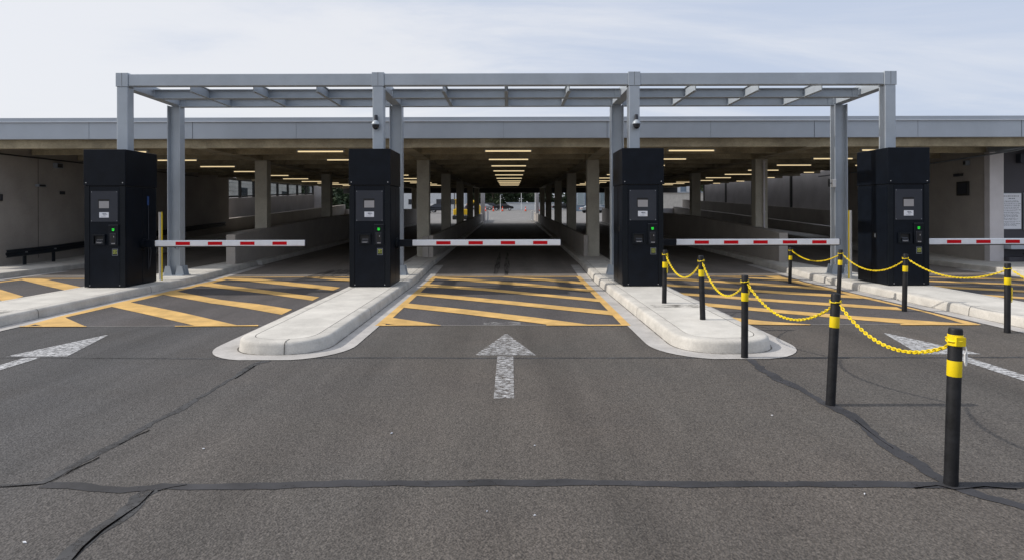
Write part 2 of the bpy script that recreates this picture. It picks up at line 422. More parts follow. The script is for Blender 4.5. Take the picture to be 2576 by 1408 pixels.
def P(f, *pts): return [f(*p) for p in pts]
paint([(P(Z1,(100,541),(640,83)), P(Z1,(182,541),(682,83))),
  (P(Z1,(2408,540),(1975,82)), P(Z1,(2490,540),(2020,82))),
  (P(Z1,(640,82),(2020,80)), P(Z1,(640,87),(2020,86))),
  (P(Z1,(1700,531),(2450,531)), P(Z1,(1700,541),(2490,541))),
  (P(Z1,(100,535),(700,537)), P(Z1,(100,542),(712,542))),
  (P(Z1,(1290,86),(1650,102),(2030,132)), P(Z1,(1300,90),(1700,125),(2050,155))),
  (P(Z1,(660,88),(1000,105),(1500,146),(2100,203)), P(Z1,(640,101),(1000,130),(1500,172),(2115,226))),
  (P(Z1,(590,152),(1100,190),(1600,238),(2180,291)), P(Z1,(550,178),(1100,214),(1600,262),(2220,322))),
  (P(Z1,(495,229),(1000,275),(1500,325),(2290,405)), P(Z1,(460,257),(1000,310),(1600,370),(2350,449))),
  (P(Z1,(375,331),(1000,395),(1600,467),(2090,532)), P(Z1,(335,370),(900,430),(1400,492),(1760,539))),
  (P(Z1,(240,466),(500,505),(715,540)), P(Z1,(160,518),(240,530),(330,541)))])
paint([(P(Z2,(195,548),(600,440),(1150,310),(1700,190),(2230,62)), P(Z2,(300,535),(640,455),(1120,345),(1740,200),(2300,66))),
  (P(Z2,(640,452),(855,547)), P(Z2,(330,520),(460,547))),
  (P(Z2,(1270,300),(1800,405),(2340,530)), P(Z2,(1090,345),(1500,435),(1945,540))),
  (P(S,(462,781),(598,807),(700,818),(785,832)), P(S,(425,790),(570,815.6),(640,825),(757,846))),
  (P(S,(555,759),(600,766),(760,786),(858,799)), P(S,(522,766),(600,776.5),(700,788),(840,808))),
  (P(S,(613,747.7),(696,750),(800,761),(915,773)), P(S,(585,750),(660,756),(760,767),(895,781))),
  (P(S,(817,745.5),(937,750),(965,752)), P(S,(830,747.5),(937,757),(965,760))),
  (P(S,(600,745.6),(960,744.6)), P(S,(600,747),(960,746))),
  (P(S,(470,876.3),(694,874)), P(S,(470,878),(694,876.8))), (P(S,(53,877),(232,877)), P(S,(53,879),(232,878.6)))])
paint([(P(S,(-60,762),(0,778),(63,797)), P(S,(-60,790),(0,807),(12,811))),
  (P(S,(62,749),(117,749.5),(222,773)), P(S,(55,752),(120,768),(182,782))),
  (P(S,(-80,769),(0,757),(68,749)), P(S,(-80,773),(0,760),(68,751.5))), (P(S,(60,748.6),(300,748.6)), P(S,(60,750),(300,750)))])
paint([(P(S,(2088,742),(2299,791),(2638,873)), P(S,(2050,742),(2203,775),(2321,802),(2481,837),(2590,870))),
  (P(S,(1917,744),(2050,747),(2145,754)), P(S,(1960,746),(2050,751),(2160,759))),
  (P(S,(1770,746),(1922,754),(2050,762),(2215,774)), P(S,(1770,751),(1922,759.5),(2050,768),(2230,781))),
  (P(S,(1770,763),(1922,772),(2050,780.5),(2290,794)), P(S,(1770,768),(1922,778),(2050,787),(2320,803))),
  (P(S,(1820,786),(1922,793),(2050,803),(2410,826)), P(S,(1830,793),(1922,800),(2050,810),(2430,835))),
  (P(S,(1885,813.5),(2050,829),(2274,848),(2590,870)), P(S,(1895,823),(2050,838),(2258,856),(2459,873))),
  (P(S,(1960,852.5),(2050,863),(2178,872.4)), P(S,(1990,871),(2050,873.4),(2178,873.8))),
  (P(S,(2420,871),(2600,871)), P(S,(2420,874),(2638,874))), (P(S,(1880,743),(2098,742)), P(S,(1880,744),(2098,743)))])
paint([(P(S,(2480,744),(2800,752)), P(S,(2480,745.6),(2800,755.5))), (P(S,(2480,753),(2800,766)), P(S,(2480,757),(2800,770))),
  (P(S,(2500,767.6),(2800,783)), P(S,(2520,774),(2800,788))), (P(S,(2620,790.5),(2800,802)), P(S,(2650,797),(2800,807)))])
def arrow(cx, mt='white', y0=5.73, tip=8.75):
    m = MB()
    m.poly([(cx-.095,y0),(cx+.095,y0),(cx+.095,7.40),(cx-.095,7.40)], .0060)
    m.poly([(cx-.37,7.46),(cx+.37,7.46),(cx+.02,tip),(cx-.02,tip)], .0064)
    tag(m.build('road_marking', M[mt]), kind='structure')
arrow(-.065); arrow(-5.72, 'whiteside', 4.6); arrow(5.30, 'whiteside', 4.6)
m = MB(); m.poly([(-.42,9.5),(.16,9.5),(.16,9.75),(-.42,9.75)], .0062); tag(m.build('road_marking', M['whitefaint']), kind='structure')
m = MB()
for k in range(6): y = 68+k*9; m.poly([(-2.4,y),(2.3,y),(2.3,y+2),(-2.4,y+2)], lambda x, y: gz(y)+.02)
tag(m.build('road_marking', M['whitefaint']), kind='structure')
m = MB()
for x_ in (-.42,-.12): m.poly([(x_-.05,17.0),(x_+.05,17.0),(x_+.09,20),(x_-.09,20)], .0095); m.poly([(x_-.09,20.0),(x_+.09,20.0),(x_+.03,25),(x_-.03,25)], lambda x, y: gz(y)+.0095)
m.poly([(-5.6,15.6),(-4.2,17.0),(-3.9,18.8),(-5.4,18.6)], .0115); tag(m.build('tyre_marks', M['tyre']), kind='structure')
m = MB(); m.poly([G(1640,773) for _ in range(0)] or [(2.36,10.15),(3.12,10.15),(3.12,10.5),(2.36,10.5)], ZK+.003); m.poly([(-9.05,9.6),(-8.0,9.6),(-8.0,10.1),(-9.05,10.1)], ZK+.003)
tag(m.build('grime_patch', M['stain']), kind='structure')

# ------------------------------------------------------------------ garage
GX0, GX1, GY0, GY1 = -19.0, 21.0, 17.4, 57.6
def zc(y): return 3.57 if y < 35 else 3.57 + .0164*(y-35)
gar = empty('parking_garage', (0, 17.4, 0), 'low concrete parking garage with a grey metal roof edge over open lanes', 'garage')
O = (0, 17.4, 0)
def part(name, mt, mb, parent=None, **k): return mb.build(name, M[mt], parent or gar, O, **k)
m = MB(); m.wall(GX0, GX1, [(17.56,3.96,4.28),(28,3.96,4.28)]); m.wall(-15.5, 15.35, [(28.001,3.96,4.28),(35,3.96,4.28),(GY1,zc(GY1)+.39,zc(GY1)+.70)]); m.wall(-15.49,-15.3,[(28,4.285,4.42),(GY1,zc(GY1)+.70,zc(GY1)+.85)]); m.wall(15.15,15.34,[(28,4.285,4.42),(GY1,zc(GY1)+.70,zc(GY1)+.85)]); part('roof_slab', 'ceil', m)  # slab cut back to let sky onto side panels; unseen upstands added against sun
m = MB(); m.box(GX0, GX1, 17.40, 17.55, 3.815, 4.30); fa = part('fascia', 'fascia', m)
m = MB(); m.box(GX0, GX1, 17.36, 17.60, 4.302, 4.405); part('fascia_cap', 'fascia', m, fa, bevel=.006)
m = MB(); m.box(GX0, GX1, 17.345, 17.399, 4.278, 4.300); part('drip_edge', 'fascia2', m, fa)
for k in range(-6, 8):
    x = -.19 + k*2.915; m = MB(); m.box(x-.004, x+.004, 17.394, 17.4, 3.816, 4.277); part('panel_seam', 'rail' if k%2 else 'steeldk', m, fa)
y = 17.58; k = 0
while y < 56:
    m = MB(); w = .17
    m.box(-15.1, 15.0, y, y+w, zc(y), zc(y)+.42 if y > 35 else 3.97); part('ceiling_beam', 'ceil', m, bevel=.012)
    y += 2.08 if k else 1.92; k += 1
for x0, x1 in ((-9.04,-8.62), (-3.20,-2.80), (2.62,3.02), (8.42,8.82)):
    m = MB(); m.wall(x0, x1, [(17.575,3.555,3.99),(35,3.555,3.99),(GY1-.5,zc(GY1)-.015,zc(GY1)+.40)]); part('girder', 'ceil', m, bevel=.01)
m = MB(); m.box(-15.4, 15.4, 57.0, 57.45, 3.515, 4.25); part('header_beam', 'frame', m)  # concrete header in near-black: its unlit darkness is put into the colour
for x in (-8.93, -3.27, 2.68, 8.56):
    for j, y in enumerate((21.6, 29.2, 37.4, 46.8, 55.9)):
        zb = min(gz(y), zo(y)) - .05; m = MB(); m.box(x, x+.43, y, y+.37, zb, zc(y)-.005+0*j); part('column', 'col', m, bevel=.02)
# low walls between the lanes
lt = [(18.95,1.06),(21.5,1.20),(28.4,1.53),(32,1.62),(52,2.02),(56.9,2.08)]
for x0, x1, yf in ((-8.72,-8.43,18.95), (8.42,8.71,19.4)):
    m = MB(); m.wall(x0, x1, [(max(y,yf), gz(y)-.02, z) for y, z in lt]); part('low_wall', 'wall', m, bevel=.02)
ct = [(21.45,.93),(24.1,.96),(35.8,1.20),(44.8,1.36),(66.5,1.72)]
for x0, x1 in ((-2.83+.0,-2.68), (2.54,2.679)):
    m = MB(); m.wall(x0, x1, [(y, gz(y)-.02, z) for y, z in ct]); part('low_wall', 'wall', m, bevel=.015)
m = MB(); m.box(-3.06,-2.84,21.45,21.598,.10,.90); part('wall_pier', 'wall', m, bevel=.015)
for x0, x1 in ((-15.2,-8.7), (8.7,15.0)):
    m = MB(); m.box(x0, x1, 56.9, 57.15, 1.0, 2.06); part('end_parapet', 'wallpale', m)
# left outer wall
m = MB(); m.wall(-15.5, -15.2, [(18.2,-.1,3.96),(20,0,3.96),(33.4,.4,3.96)]); lw = part('outer_wall', 'wall', m)
m = MB(); m.box(GX0, -15.5, 18.2, 18.5, -.1, 3.96); part('outer_wall', 'wall', m)
for ya in (19.9, 26): m = MB(); m.box(-15.199,-15.192, ya,ya+.012, .3, 3.5); part('wall_seam', 'joint', m, lw)
def slz(y): return 2.52 + .043*(y-33.4)
m = MB(); m.wall(-15.5, -15.2, [(33.4,.4,1.42),(48.6,.9,2.08),(57.0,1.2,2.46)]); part('lower_wall', 'wall', m)
LS = 16.2/15.35
def lsc(y, z): return (y*LS, H+(z-H)*LS)
def lwall(m, x0, x1, pts): m.wall(x0*LS, x1*LS, [(y*LS, H+(a-H)*LS, H+(b-H)*LS) for y, a, b in pts])
m = MB(); lwall(m, -15.6, -15.35, [(33.4,.9,slz(33.4)),(48.4,1.2,slz(48.4))]); part('upper_wall', 'wallpale', m)
m = MB(); m.wall(-17.2,-15.5,[(27,-.1,4.2),(28,-.1,4.2)]); part('well_wall', 'wallpale', m)
m = MB(); m.box(-16.6,-15.5,51.2,51.5,.5,4.6); part('well_wall', 'wallpale', m)
ysn = [33.4,35.3,37.2,39.1,41.0,42.9,44.8,46.7,48.4]
for i in range(8):
    a, b = ysn[i], ysn[i+1]; f = .07
    m = MB(); lwall(m, -15.5,-15.38,[(a,slz(a),zc(a)+.3),(a+f,slz(a+f),zc(a)+.3)]); lwall(m, -15.5,-15.38,[(b-f,slz(b-f),zc(b)+.3),(b,slz(b),zc(b)+.3)])
    lwall(m, -15.498,-15.382,[(a+f,slz(a+f)+.03,slz(a+f)+.12),(b-f,slz(b-f)+.03,slz(b-f)+.12)]); lwall(m, -15.498,-15.382,[(a+f,zc(a)-.02,zc(a)+.12),(b-f,zc(b)-.02,zc(b)+.12)])
    w = part('window', 'frame', m)
    m = MB(); lwall(m, -15.445,-15.435,[(a+f,slz(a+f)+.12,zc(a)-.02),(b-f,slz(b-f)+.12,zc(b)-.02)]); part('pane', 'glass', m, w)
# right outer wall
m = MB(); m.wall(15.0, 15.3, [(19.55,-.1,3.96),(20,0,3.96),(29,.3,3.96)]); part('outer_wall', 'wall', m)
def rt(y): return 1.02 + .043*(y-29)
def rb(y): return 1.78 + .0415*(y-29)
m = MB(); m.wall(15.0, 15.3, [(29,.3,rt(29)),(57,1.1,rt(57))]); part('lower_wall', 'wall', m)
RS = 16.1/15.1
def rwall(m, x0, x1, pts): m.wall(x0*RS, x1*RS, [(y*RS, H+(a-H)*RS, H+(b-H)*RS) for y, a, b in pts])
m = MB(); rwall(m, 15.02, 15.13, [(29,rt(29)-.3,rb(29)),(54,rt(54)-.3,rb(54))]); part('upper_wall', 'wall', m)
for a, b in ((29,33.2),(33.45,38.5),(38.9,43.3),(43.6,48.2)):
    m = MB(); rwall(m, 15.14, 15.28, [(a,rb(a)-.1,zc(a)+.36),(b,rb(b)-.1,zc(b)+.36)]); part('wall_panel', 'wallpale', m)
for a in (33.2,38.55,43.32,48.22):
    m = MB(); rwall(m, 15.10,15.3, [(a+.01,.8,zc(a)+.30),(a+.24,.8,zc(a)+.30)]); part('wall_post', 'frame', m)
m = MB(); m.wall(15.3,17.5,[(27.6,-.1,4.2),(28,-.1,4.2)]); part('well_wall', 'wallpale', m)
# right front
m = MB(); m.box(14.96,15.40, 19.3,19.53, -.1, 3.565); part('pilaster', 'wallpale', m, bevel=.01)
m = MB(); m.box(15.41, GX1, 19.4,19.6, .0, 3.96); dw = part('front_wall', 'walldark', m)
m = MB(); m.box(15.42, 19, 19.05,19.38, .545, .74); part('ledge', 'fascia', m, bevel=.01)
m = MB(); m.box(15.42, 19, 19.12,19.39, .16, .30); part('plinth', 'walldark', m)
m = MB(); m.box(16.06,17.5,19.34,19.385,1.12,2.30); w = part('window', 'steeldk', m)
m = MB(); m.box(16.11,17.45,19.325,19.338,1.17,2.25); part('pane', 'glass_dk', m, w)
m = MB(); m.box(15.85,17.2,19.2,19.38,3.22,3.5); part('sign_box', 'panel', m)
m = MB(); m.box(14.9,15.1,17.7,19.3,3.58,3.8); m.box(15.1,15.6,17.65,17.75,3.55,3.82); part('bracket', 'steeldk', m)
m = MB(); m.cyl((8.84,21.55,.15),(8.84,21.55,3.45), .035); m.cyl((8.84,21.55,3.45),(8.84,21.75,3.52), .05)
for z in (.9,1.7,2.5,3.3): m.cyl((8.84,21.55,z),(8.84,21.55,z+.05), .047)
part('drainpipe', 'wallpale', m, smooth=True)
# conduits
m = MB(); m.tube([(-15.15,18.3,3.50),(-15.15,30,3.50)], .022); part('conduit', 'frame', m)
m = MB(); m.tube([(14.95,30,3.42),(14.95,22,3.42),(14.93,18.2,3.52),(14.95,17.7,3.6)], .025); m.tube([(14.9,19,3.55),(15.6,17.8,3.66),(17,17.7,3.66)], .03); part('conduit', 'steeldk', m)

def wallbox(name, x, y, z, w, h, d, mt, label, cat, side=1):
    o = empty(name, (x, y, z), label, cat)
    m = MB(); m.box(-d/2, d/2, -w/2, w/2, -h/2, h/2); m.build('box', M[mt], o, bevel=.008)
    m = MB(); m.box(side*d/2, side*(d/2+.006), -w*.38, w*.38, -h*.36, h*.36); m.build('cover', M['frame' if mt != 'frame' else 'panel'], o)
    return o
wallbox('junction_box', -15.13, 20.7, 3.32, .30, .17, .14, 'steeldk', 'grey conduit box high on the left garage wall just under the ceiling', 'junction box')
wallbox('emergency_light', -15.14, 19.95, 2.62, .34, .08, .11, 'steeldk', 'small slim fitting at mid height on the left garage wall seam', 'light fitting')
wallbox('wall_socket', -15.17, 20.95, 2.42, .20, .11, .05, 'frame', 'small black square plate on the left garage wall, beside the black kiosk', 'wall plate')
wallbox('wall_socket', -15.17, 18.42, 2.20, .10, .20, .05, 'frame', 'tiny dark box at the outermost front edge of the left garage wall', 'wall plate')
wallbox('control_panel', 14.96, 20.45, 2.47, .52, .46, .06, 'frame', 'black square panel on the right garage wall beside the pale pilaster', 'panel', -1)
wallbox('emergency_light', 14.95, 20.65, 2.93, .34, .09, .10, 'frame', 'slim dark fitting above the black square panel on the right garage wall', 'light fitting', -1)
wallbox('junction_box', 14.93, 20.25, 3.30, .14, .16, .14, 'steeldk', 'small bracketed box near the top of the right garage wall', 'junction box', -1)
tp = empty('water_tap', (15.86, 19.0, .16), 'dark standpipe tap below the grey ledge of the front wall', 'tap')
m = MB(); m.cyl((0,0,0),(0,0,.26), .035, n=10); m.cyl((-.1,0,.26),(.1,0,.26), .03, n=10); m.build('pipe', M['frame'], tp, smooth=True)
m = MB(); m.cyl((0,-.02,.05),(0,-.10,.05),.03,n=10); m.build('spout', M['frame'], tp)

# notice
nb = empty('notice_board', (15.66, 19.39, 1.15), 'white printed notice sheet fixed to the dark front wall', 'notice')
m = MB(); m.box(-.345,.345,-.02,.0,0,1.14); m.build('backing', M['steeldk'], nb)
m = MB(); m.box(-.33,.33,-.026,-.0205,.015,1.125); m.build('sheet', M['card'], nb)
m = MB(); rr = random.Random(9); z = 1.03; row = 0
while z > .1:
    if row in (0,1):
        for k in range(9 if row == 0 else 4):
            x = -.28 + k*.062 if row == 0 else -.06 + k*.05
            m.box(x, x+rr.uniform(.03,.05), -.0285,-.0265, z, z+.022)
    else:
        x = -.30; end = rr.uniform(.1,.30)
        while x < end:
            w = rr.uniform(.02,.07); m.box(x, min(x+w,.31), -.0285,-.0265, z, z+rr.uniform(.006,.013)); x += w+rr.uniform(.008,.03)
    z -= .075 if row < 2 else rr.choice([.026,.026,.05]); row += 1
m.build('printed_lines', M['ink'], nb)

# guard rail
gr = empty('guard_rail', (-14.85, 18.2, .16), 'dark steel guard rail on short posts along the left garage wall', 'guard rail')
m = MB(); prof = [(0,-.115),(.03,-.10),(.035,-.06),(.0,-.02),(.0,.02),(.035,.06),(.03,.10),(0,.115)]
ptsy = [(0,.37),(2,.42),(12,.92),(14,1.0)]
for (ya,za),(yb,zb) in zip(ptsy, ptsy[1:]):
    for (d1,h1),(d2,h2) in zip(prof, prof[1:]):
        m.add([(d1,ya,za+h1),(d1,yb,zb+h1),(d2,yb,zb+h2),(d2,ya,za+h2)], [(0,1,2,3)])
        m.add([(d1-.012,ya,za+h1),(d1-.012,yb,zb+h1),(d2-.012,yb,zb+h2),(d2-.012,ya,za+h2)], [(3,2,1,0)])
m.build('rail', M['rail'], gr)
for y in (.75, 1.95, 3.6, 6.5, 9.5):
    z = .37 + max(0,(y-2))*.05 if y > 2 else .37+.025*y
    m = MB(); m.box(-.06,-.015,y-.05,y+.05,max(0,(y-2)*.045)-.05,z+.05); m.build('post', M['rail'], gr)
    m = MB(); m.cyl((.0,y,z),(.05,y,z),.022,n=10); m.build('bolt', M['chrome'], gr)

# ceiling lights
def make_light():
    o = bpy.data.objects.new('strip_light', None); COL.objects.link(o); o['category'] = 'strip light'; o['group'] = 'strip lights under the garage ceiling'
    m = MB(); m.box(-.70,.70,-.04,.04,.020,.062); h = m.build('housing', M['lamphouse'], o, bevel=.01)
    for a in (-.69,.66): m = MB(); m.box(a,a+.03,-.045,.045,-.022,.02); m.build('end_cap', M['lamphouse'], o)
    m = MB(); m.cyl((-.66,0,-.002),(.66,0,-.002),.019,n=10); m.build('tube', M['tube'], o, smooth=True)
    return o
proto = make_light(); first = True
for rx, nm in ((-11.2,'far left lane'), (-5.5,'left inner lane'), (-.06,'centre lane'), (5.25,'right inner lane'), (10.85,'far right lane')):
    for k in range(10):
        y = 17.95 + 2.87*k
        o = proto if first else copy_tree(proto); first = False
        o.location = (rx, y, (3.503 if y < 35 else 3.503+.0164*(y-35)))
        o['label'] = 'yellowish strip light over the %s, %s from the garage front' % (nm, ORD[k])
for k in range(5):
    o = copy_tree(proto); y = 24 + 4.2*k; o.location = (13.6, y, zc(y)-.06); o.scale = (.36,1,1)
    o['label'] = 'short strip light near the right garage wall, %s from the front' % ORD[k]; o['group'] = 'short strip lights by the right garage wall'

# ------------------------------------------------------------------ canopy
cz = empty('steel_canopy', (-.08, 13.6, .16), 'open grey steel canopy frame standing over the four kiosks', 'canopy')
CO = (-.08, 13.6, .16)
def cp(name, mb, parent=None, mt='steel', **k): return mb.build(name, M[mt], parent or cz, CO, **k)
PXS = [-8.44, -2.875, 2.70, 8.27]
YF, YM, YB = 13.45, 14.5, 15.62
for i, x in enumerate(PXS):
    m = MB(); m.box(x-.12, x+.12, YF, YF+.235, 3.078, 4.475); p = cp('post', m, bevel=.018, seg=3)
    m = MB(); m.box(x-.132, x+.132, YF-.012, YF+.245, 4.476, 4.775); cp('collar', m, p, bevel=.005)
    m = MB(); m.box(x+.0, x+.006, YF-.0145, YF-.012, 4.49, 4.77); cp('weld_seam', m, p, 'joint')
    # rear H column
    xr = [-8.44,-2.87,2.69,8.30][i]; w = .15
    m = MB(); m.box(xr-w-.008, xr-w+.010, YB-.12, YB+.12, .17, 4.42); m.box(xr+w-.010, xr+w+.008, YB-.12, YB+.12, .17, 4.42); m.box(xr-w+.010, xr+w-.010, YB-.008, YB+.008, .17, 4.42)
    q = cp('rear_column', m)
    m = MB(); m.box(xr-.26, xr+.26, YB-.2, YB+.2, .158, .176)
    for s in (-1, 1):
        for yy in (-.13, .115):
            m.hexa([(xr+s*w-.11,YB+yy,.176),(xr+s*w+.11,YB+yy,.176),(xr+s*w+.11,YB+yy+.014,.176),(xr+s*w-.11,YB+yy+.014,.176)],
                   [(xr+s*w-.06,YB+yy,.40),(xr+s*w+.06,YB+yy,.40),(xr+s*w+.06,YB+yy+.014,.40),(xr+s*w-.06,YB+yy+.014,.40)])
        m.hexa([(xr+s*.16,YB-.008,.176),(xr+s*.26,YB-.008,.176),(xr+s*.26,YB+.008,.176),(xr+s*.16,YB+.008,.176)] if s>0 else [(xr-.26,YB-.008,.176),(xr-.16,YB-.008,.176),(xr-.16,YB+.008,.176),(xr-.26,YB+.008,.176)],
               [(xr+s*.16,YB-.008,.40),(xr+s*.20,YB-.008,.40),(xr+s*.20,YB+.008,.40),(xr+s*.16,YB+.008,.40)] if s>0 else [(xr-.20,YB-.008,.40),(xr-.16,YB-.008,.40),(xr-.16,YB+.008,.40),(xr-.20,YB+.008,.40)])
    cp('base_plate', m, q)
    m = MB(); m.hexa([(x-.10,YF+.24,4.455),(x+.10,YF+.24,4.455),(xr+.12,YB+.10,4.43),(xr-.12,YB+.10,4.43)],[(x-.10,YF+.24,4.70),(x+.10,YF+.24,4.70),(xr+.12,YB+.10,4.66),(xr-.12,YB+.10,4.66)]); cp('side_beam', m, bevel=.006)
m = MB()
def ibeam(m, x0, x1, y, z0, z1, fw=.10, t=.014):
    m.box(x0,x1,y-fw/2,y+fw/2,z0,z0+t); m.box(x0,x1,y-fw/2,y+fw/2,z1-t,z1); m.box(x0,x1,y-.006,y+.006,z0+t,z1-t)
for i in range(3):
    a, b = PXS[i]+.133, PXS[i+1]-.133
    m = MB(); m.box(a, b, YF+.01, YF+.19, 4.492, 4.752); cp('front_beam', m, bevel=.012, seg=2)
    a, b = PXS[i]+.125, PXS[i+1]-.125
    for yy in (YM, YB):
        m = MB(); ibeam(m, a, b, yy, 4.395, 4.605, .19); bm = cp('cross_beam', m)  # flanges made wider to keep sky light off the web
        for s, xx in ((1,a),(-1,b)):
            m = MB(); m.box(min(xx,xx+s*.13), max(xx,xx+s*.13), yy-.022, yy-.007, 4.42, 4.59)
            for zz in (4.46,4.54):
                for dx in (.04,.09): m.cyl((xx+s*dx,yy-.034,zz),(xx+s*dx,yy-.02,zz),.010,n=8)
            cp('cleat', m, bm)
    for k in (1,2,3):
        x = PXS[i] + (PXS[i+1]-PXS[i])*k/4
        for ya, yb in ((YF+.19, YM-.0065), (YM+.0065, YB-.0065)):
            m = MB(); m.box(x-.008,x+.008,ya,yb,4.411,4.589); m.box(x-.04,x+.04,ya+.035,yb-.035,4.398,4.41); m.box(x-.04,x+.04,ya+.035,yb-.035,4.60,4.612); cp('rafter', m)
for i in (1, 2):
    x = PXS[i]-.03 if i == 1 else PXS[i]+.03
    o = empty('dome_camera', (x, YF, 3.66), 'black dome security camera on the canopy post above the %s kiosk from the left' % ORD[i], 'security camera', 'dome cameras on the canopy posts')
    m = MB(); m.cyl((0,0,.10),(0,-.09,.12),.02,n=10); m.cyl((0,-.075,.03),(0,-.06,.17),.040,.036,n=14); m.build('arm', M['panel'], o, smooth=True)
    m = MB(); m.lathe((0,-.09,0), [(.088,-.035),(.088,-.02),(.075,.01),(.045,.045),(.034,.055)]); m.build('housing', M['steel'], o, smooth=True)
    m = MB(); m.lathe((0,-.09,0), [(.010,-.145),(.045,-.13),(.068,-.095),(.076,-.05),(.076,-.034)]); m.build('dome', M['glass_dk'], o, smooth=True)

# ------------------------------------------------------------------ kiosks
KW, KD, KT = .88, 1.17, 2.91     # width, depth, height above the kerb
def make_kiosk():
    o = bpy.data.objects.new('ticket_kiosk', None); COL.objects.link(o); o['category'] = 'ticket kiosk'; o['group'] = 'black ticket kiosks on the islands'
    w = KW/2 - .012
    def B(name, mt, bxs, parent=o, **k):
        mm = MB()
        for b in bxs: mm.box(*b)
        return mm.build(name, M[mt], parent, **k)
    B('body', 'black', [(-w, w, .018, KD-.01, .012, 2.13)], bevel=.006)
    B('corner_strip', 'black2', [(-w-.002,-w+.105,.002,.030,.012,2.132)], bevel=.004); B('corner_strip', 'black2', [(w-.105,w+.002,.002,.030,.012,2.132)], bevel=.004)
    d = B('front_door', 'black', [(-w+.112, w-.112, .006,.018,.022,2.118)], bevel=.003)
    cap = B('cap', 'black', [(-KW/2, KW/2, -.006, KD, 2.145, KT)], bevel=.008)
    B('gap', 'recess', [(-w+.01, w-.01, .03, KD-.03, 2.10, 2.15)])
    for s in (-1, 1):
        mm = MB(); mm.lathe((0,0,0), [(.012,0),(.010,.006),(.004,.009)], 10)
        mm.v = [(x+s*.385, -.006-z, y+2.205) for x, y, z in mm.v]; mm.build('bolt', M['chrome'], cap, smooth=True)
        mm = MB(); mm.cyl((s*.315,.006,.05),(s*.315,-.002,.05),.009,n=8); mm.build('screw', M['chrome'], d)
        # side doors with a seam
        B('side_door', 'black', [(s*w if s>0 else -w-.006, w+.006 if s>0 else -w, .05, .60, .04, 2.09)], bevel=.003)
        B('side_door', 'black', [(s*w if s>0 else -w-.006, w+.006 if s>0 else -w, .612, KD-.04, .04, 2.09)], bevel=.003)
    p = B('info_panel', 'panel', [(-.287, .279, -.004, .006, 1.385, 2.03)], bevel=.003)
    sc = B('screen_recess', 'recess', [(-.130,.103,-.0065,-.0042,1.668,1.860)], p)  # recess drawn as a flat dark plate, its top shade in the colour
    B('screen', 'screen', [(-.112,.098,-.0085,-.0067,1.670,1.818)], p)
    lb = B('label_card', 'card', [(-.108,.092,-.0065,-.0042,1.472,1.585)], p)
    mm = MB(); rr = random.Random(3)
    for k in range(11): a = rr.uniform(-.045,.04); z = 1.515+rr.uniform(0,.042); mm.box(a, a+rr.uniform(.015,.05), -.0085,-.0066, z, z+.005)
    mm.box(-.07,.03,-.0085,-.0066,1.492,1.495); mm.build('print', M['ink'], lb)
    for sx in (-.27,.262):
        for zz in (1.402,2.013): mm = MB(); mm.cyl((sx,-.003,zz),(sx,-.008,zz),.006,n=8); mm.build('screw', M['chrome'], p)
    # ticket slot: frame with a sunken throat
    x0, x1, z0, z1 = -.230, .028, .895, 1.118
    t = B('ticket_slot', 'black2', [(x0,x1,-.045,.006,z0,z0+.028),(x0,x1,-.045,.006,z1-.03,z1),(x0,x0+.028,-.045,.006,z0+.028,z1-.03),(x1-.028,x1,-.045,.006,z0+.028,z1-.03)], bevel=.004)
    B('throat', 'recess', [(x0+.028,x1-.028,-.004,.004,z0+.028,z1-.03)], t)
    mm = MB(); mm.hexa([(x0+.06,-.035,z0+.035),(x1-.045,-.035,z0+.035),(x1-.045,-.006,z0+.035),(x0+.06,-.006,z0+.035)],[(x0+.07,-.030,z0+.075),(x1-.055,-.030,z0+.075),(x1-.055,-.006,z0+.12),(x0+.07,-.006,z0+.12)]); mm.build('ticket_chute', M['glass_dk'], t)
    B('print', 'screen', [(x0+.085,x1-.075,-.0375,-.0352,z0+.040,z0+.052)], t); B('ticket_lip', 'glass_dk', [(x0+.075,x1-.065,-.04,-.02,z0+.085,z0+.10)], t)
    # card reader
    rd = B('card_reader', 'black2', [(.098,.300,-.022,.006,.880,1.322)], bevel=.006)
    B('hood', 'panel', [(.098,.298,-.034,-.0225,1.306,1.320)], rd)
    mm = MB(); mm.box(.168,.218,-.0265,-.0222,1.200,1.242); mm.box(.176,.210,-.0265,-.0222,1.190,1.199); lt_ = mm.build('green_light', M['green'], rd, bevel=.004)
    mm = MB()
    for k in range(4): mm.box(.170+k*.012,.178+k*.012,-.0278,-.0268,1.212+.006*(k%2),1.228); 
    mm.build('print', M['recess'], lt_)
    B('scanner', 'glass_dk', [(.128,.255,-.032,-.0222,.905,1.145)], rd, bevel=.008)
    B('scanner_window', 'recess', [(.150,.232,-.0345,-.0322,.955,1.115)], rd); B('indicator', 'screen', [(.207,.220,-.0365,-.0347,1.055,1.085)], rd)
    B('print', 'screen', [(.165,.175,-.0345,-.0322,.915,.938),(.18,.194,-.0345,-.0322,.915,.938),(.2,.212,-.0345,-.0322,.915,.936),(.218,.234,-.0345,-.0322,.915,.938)], rd)
    st = B('sticker', 'steeldk', [(.157,.272,.0012,.0058,.672,.812)])
    B('sticker_face', 'recess', [(.164,.265,-.0010,.0010,.679,.805)], st)
    mm = MB(); rr = random.Random(5)
    for zz in (.775,.752,.728,.708):
        a = .175
        while a < .25: w_ = rr.uniform(.008,.028); mm.box(a, min(.256,a+w_), -.0032,-.0012, zz, zz+rr.uniform(.008,.014)); a += w_+.008
    mm.build('print', M['lime'], st)
    return o
proto = make_kiosk()
KX = [-8.55, -2.965, 2.795, 8.395]
KL = ['black ticket kiosk at the far left, thin rod and blue tag on its side',
      'black ticket kiosk, second from the left, beside the boom over the centre lane',
      'black ticket kiosk, third from the left, standing behind the nearer island bollards',
      'black ticket kiosk at the far right with a small lock recess in its side door']
kiosks = []
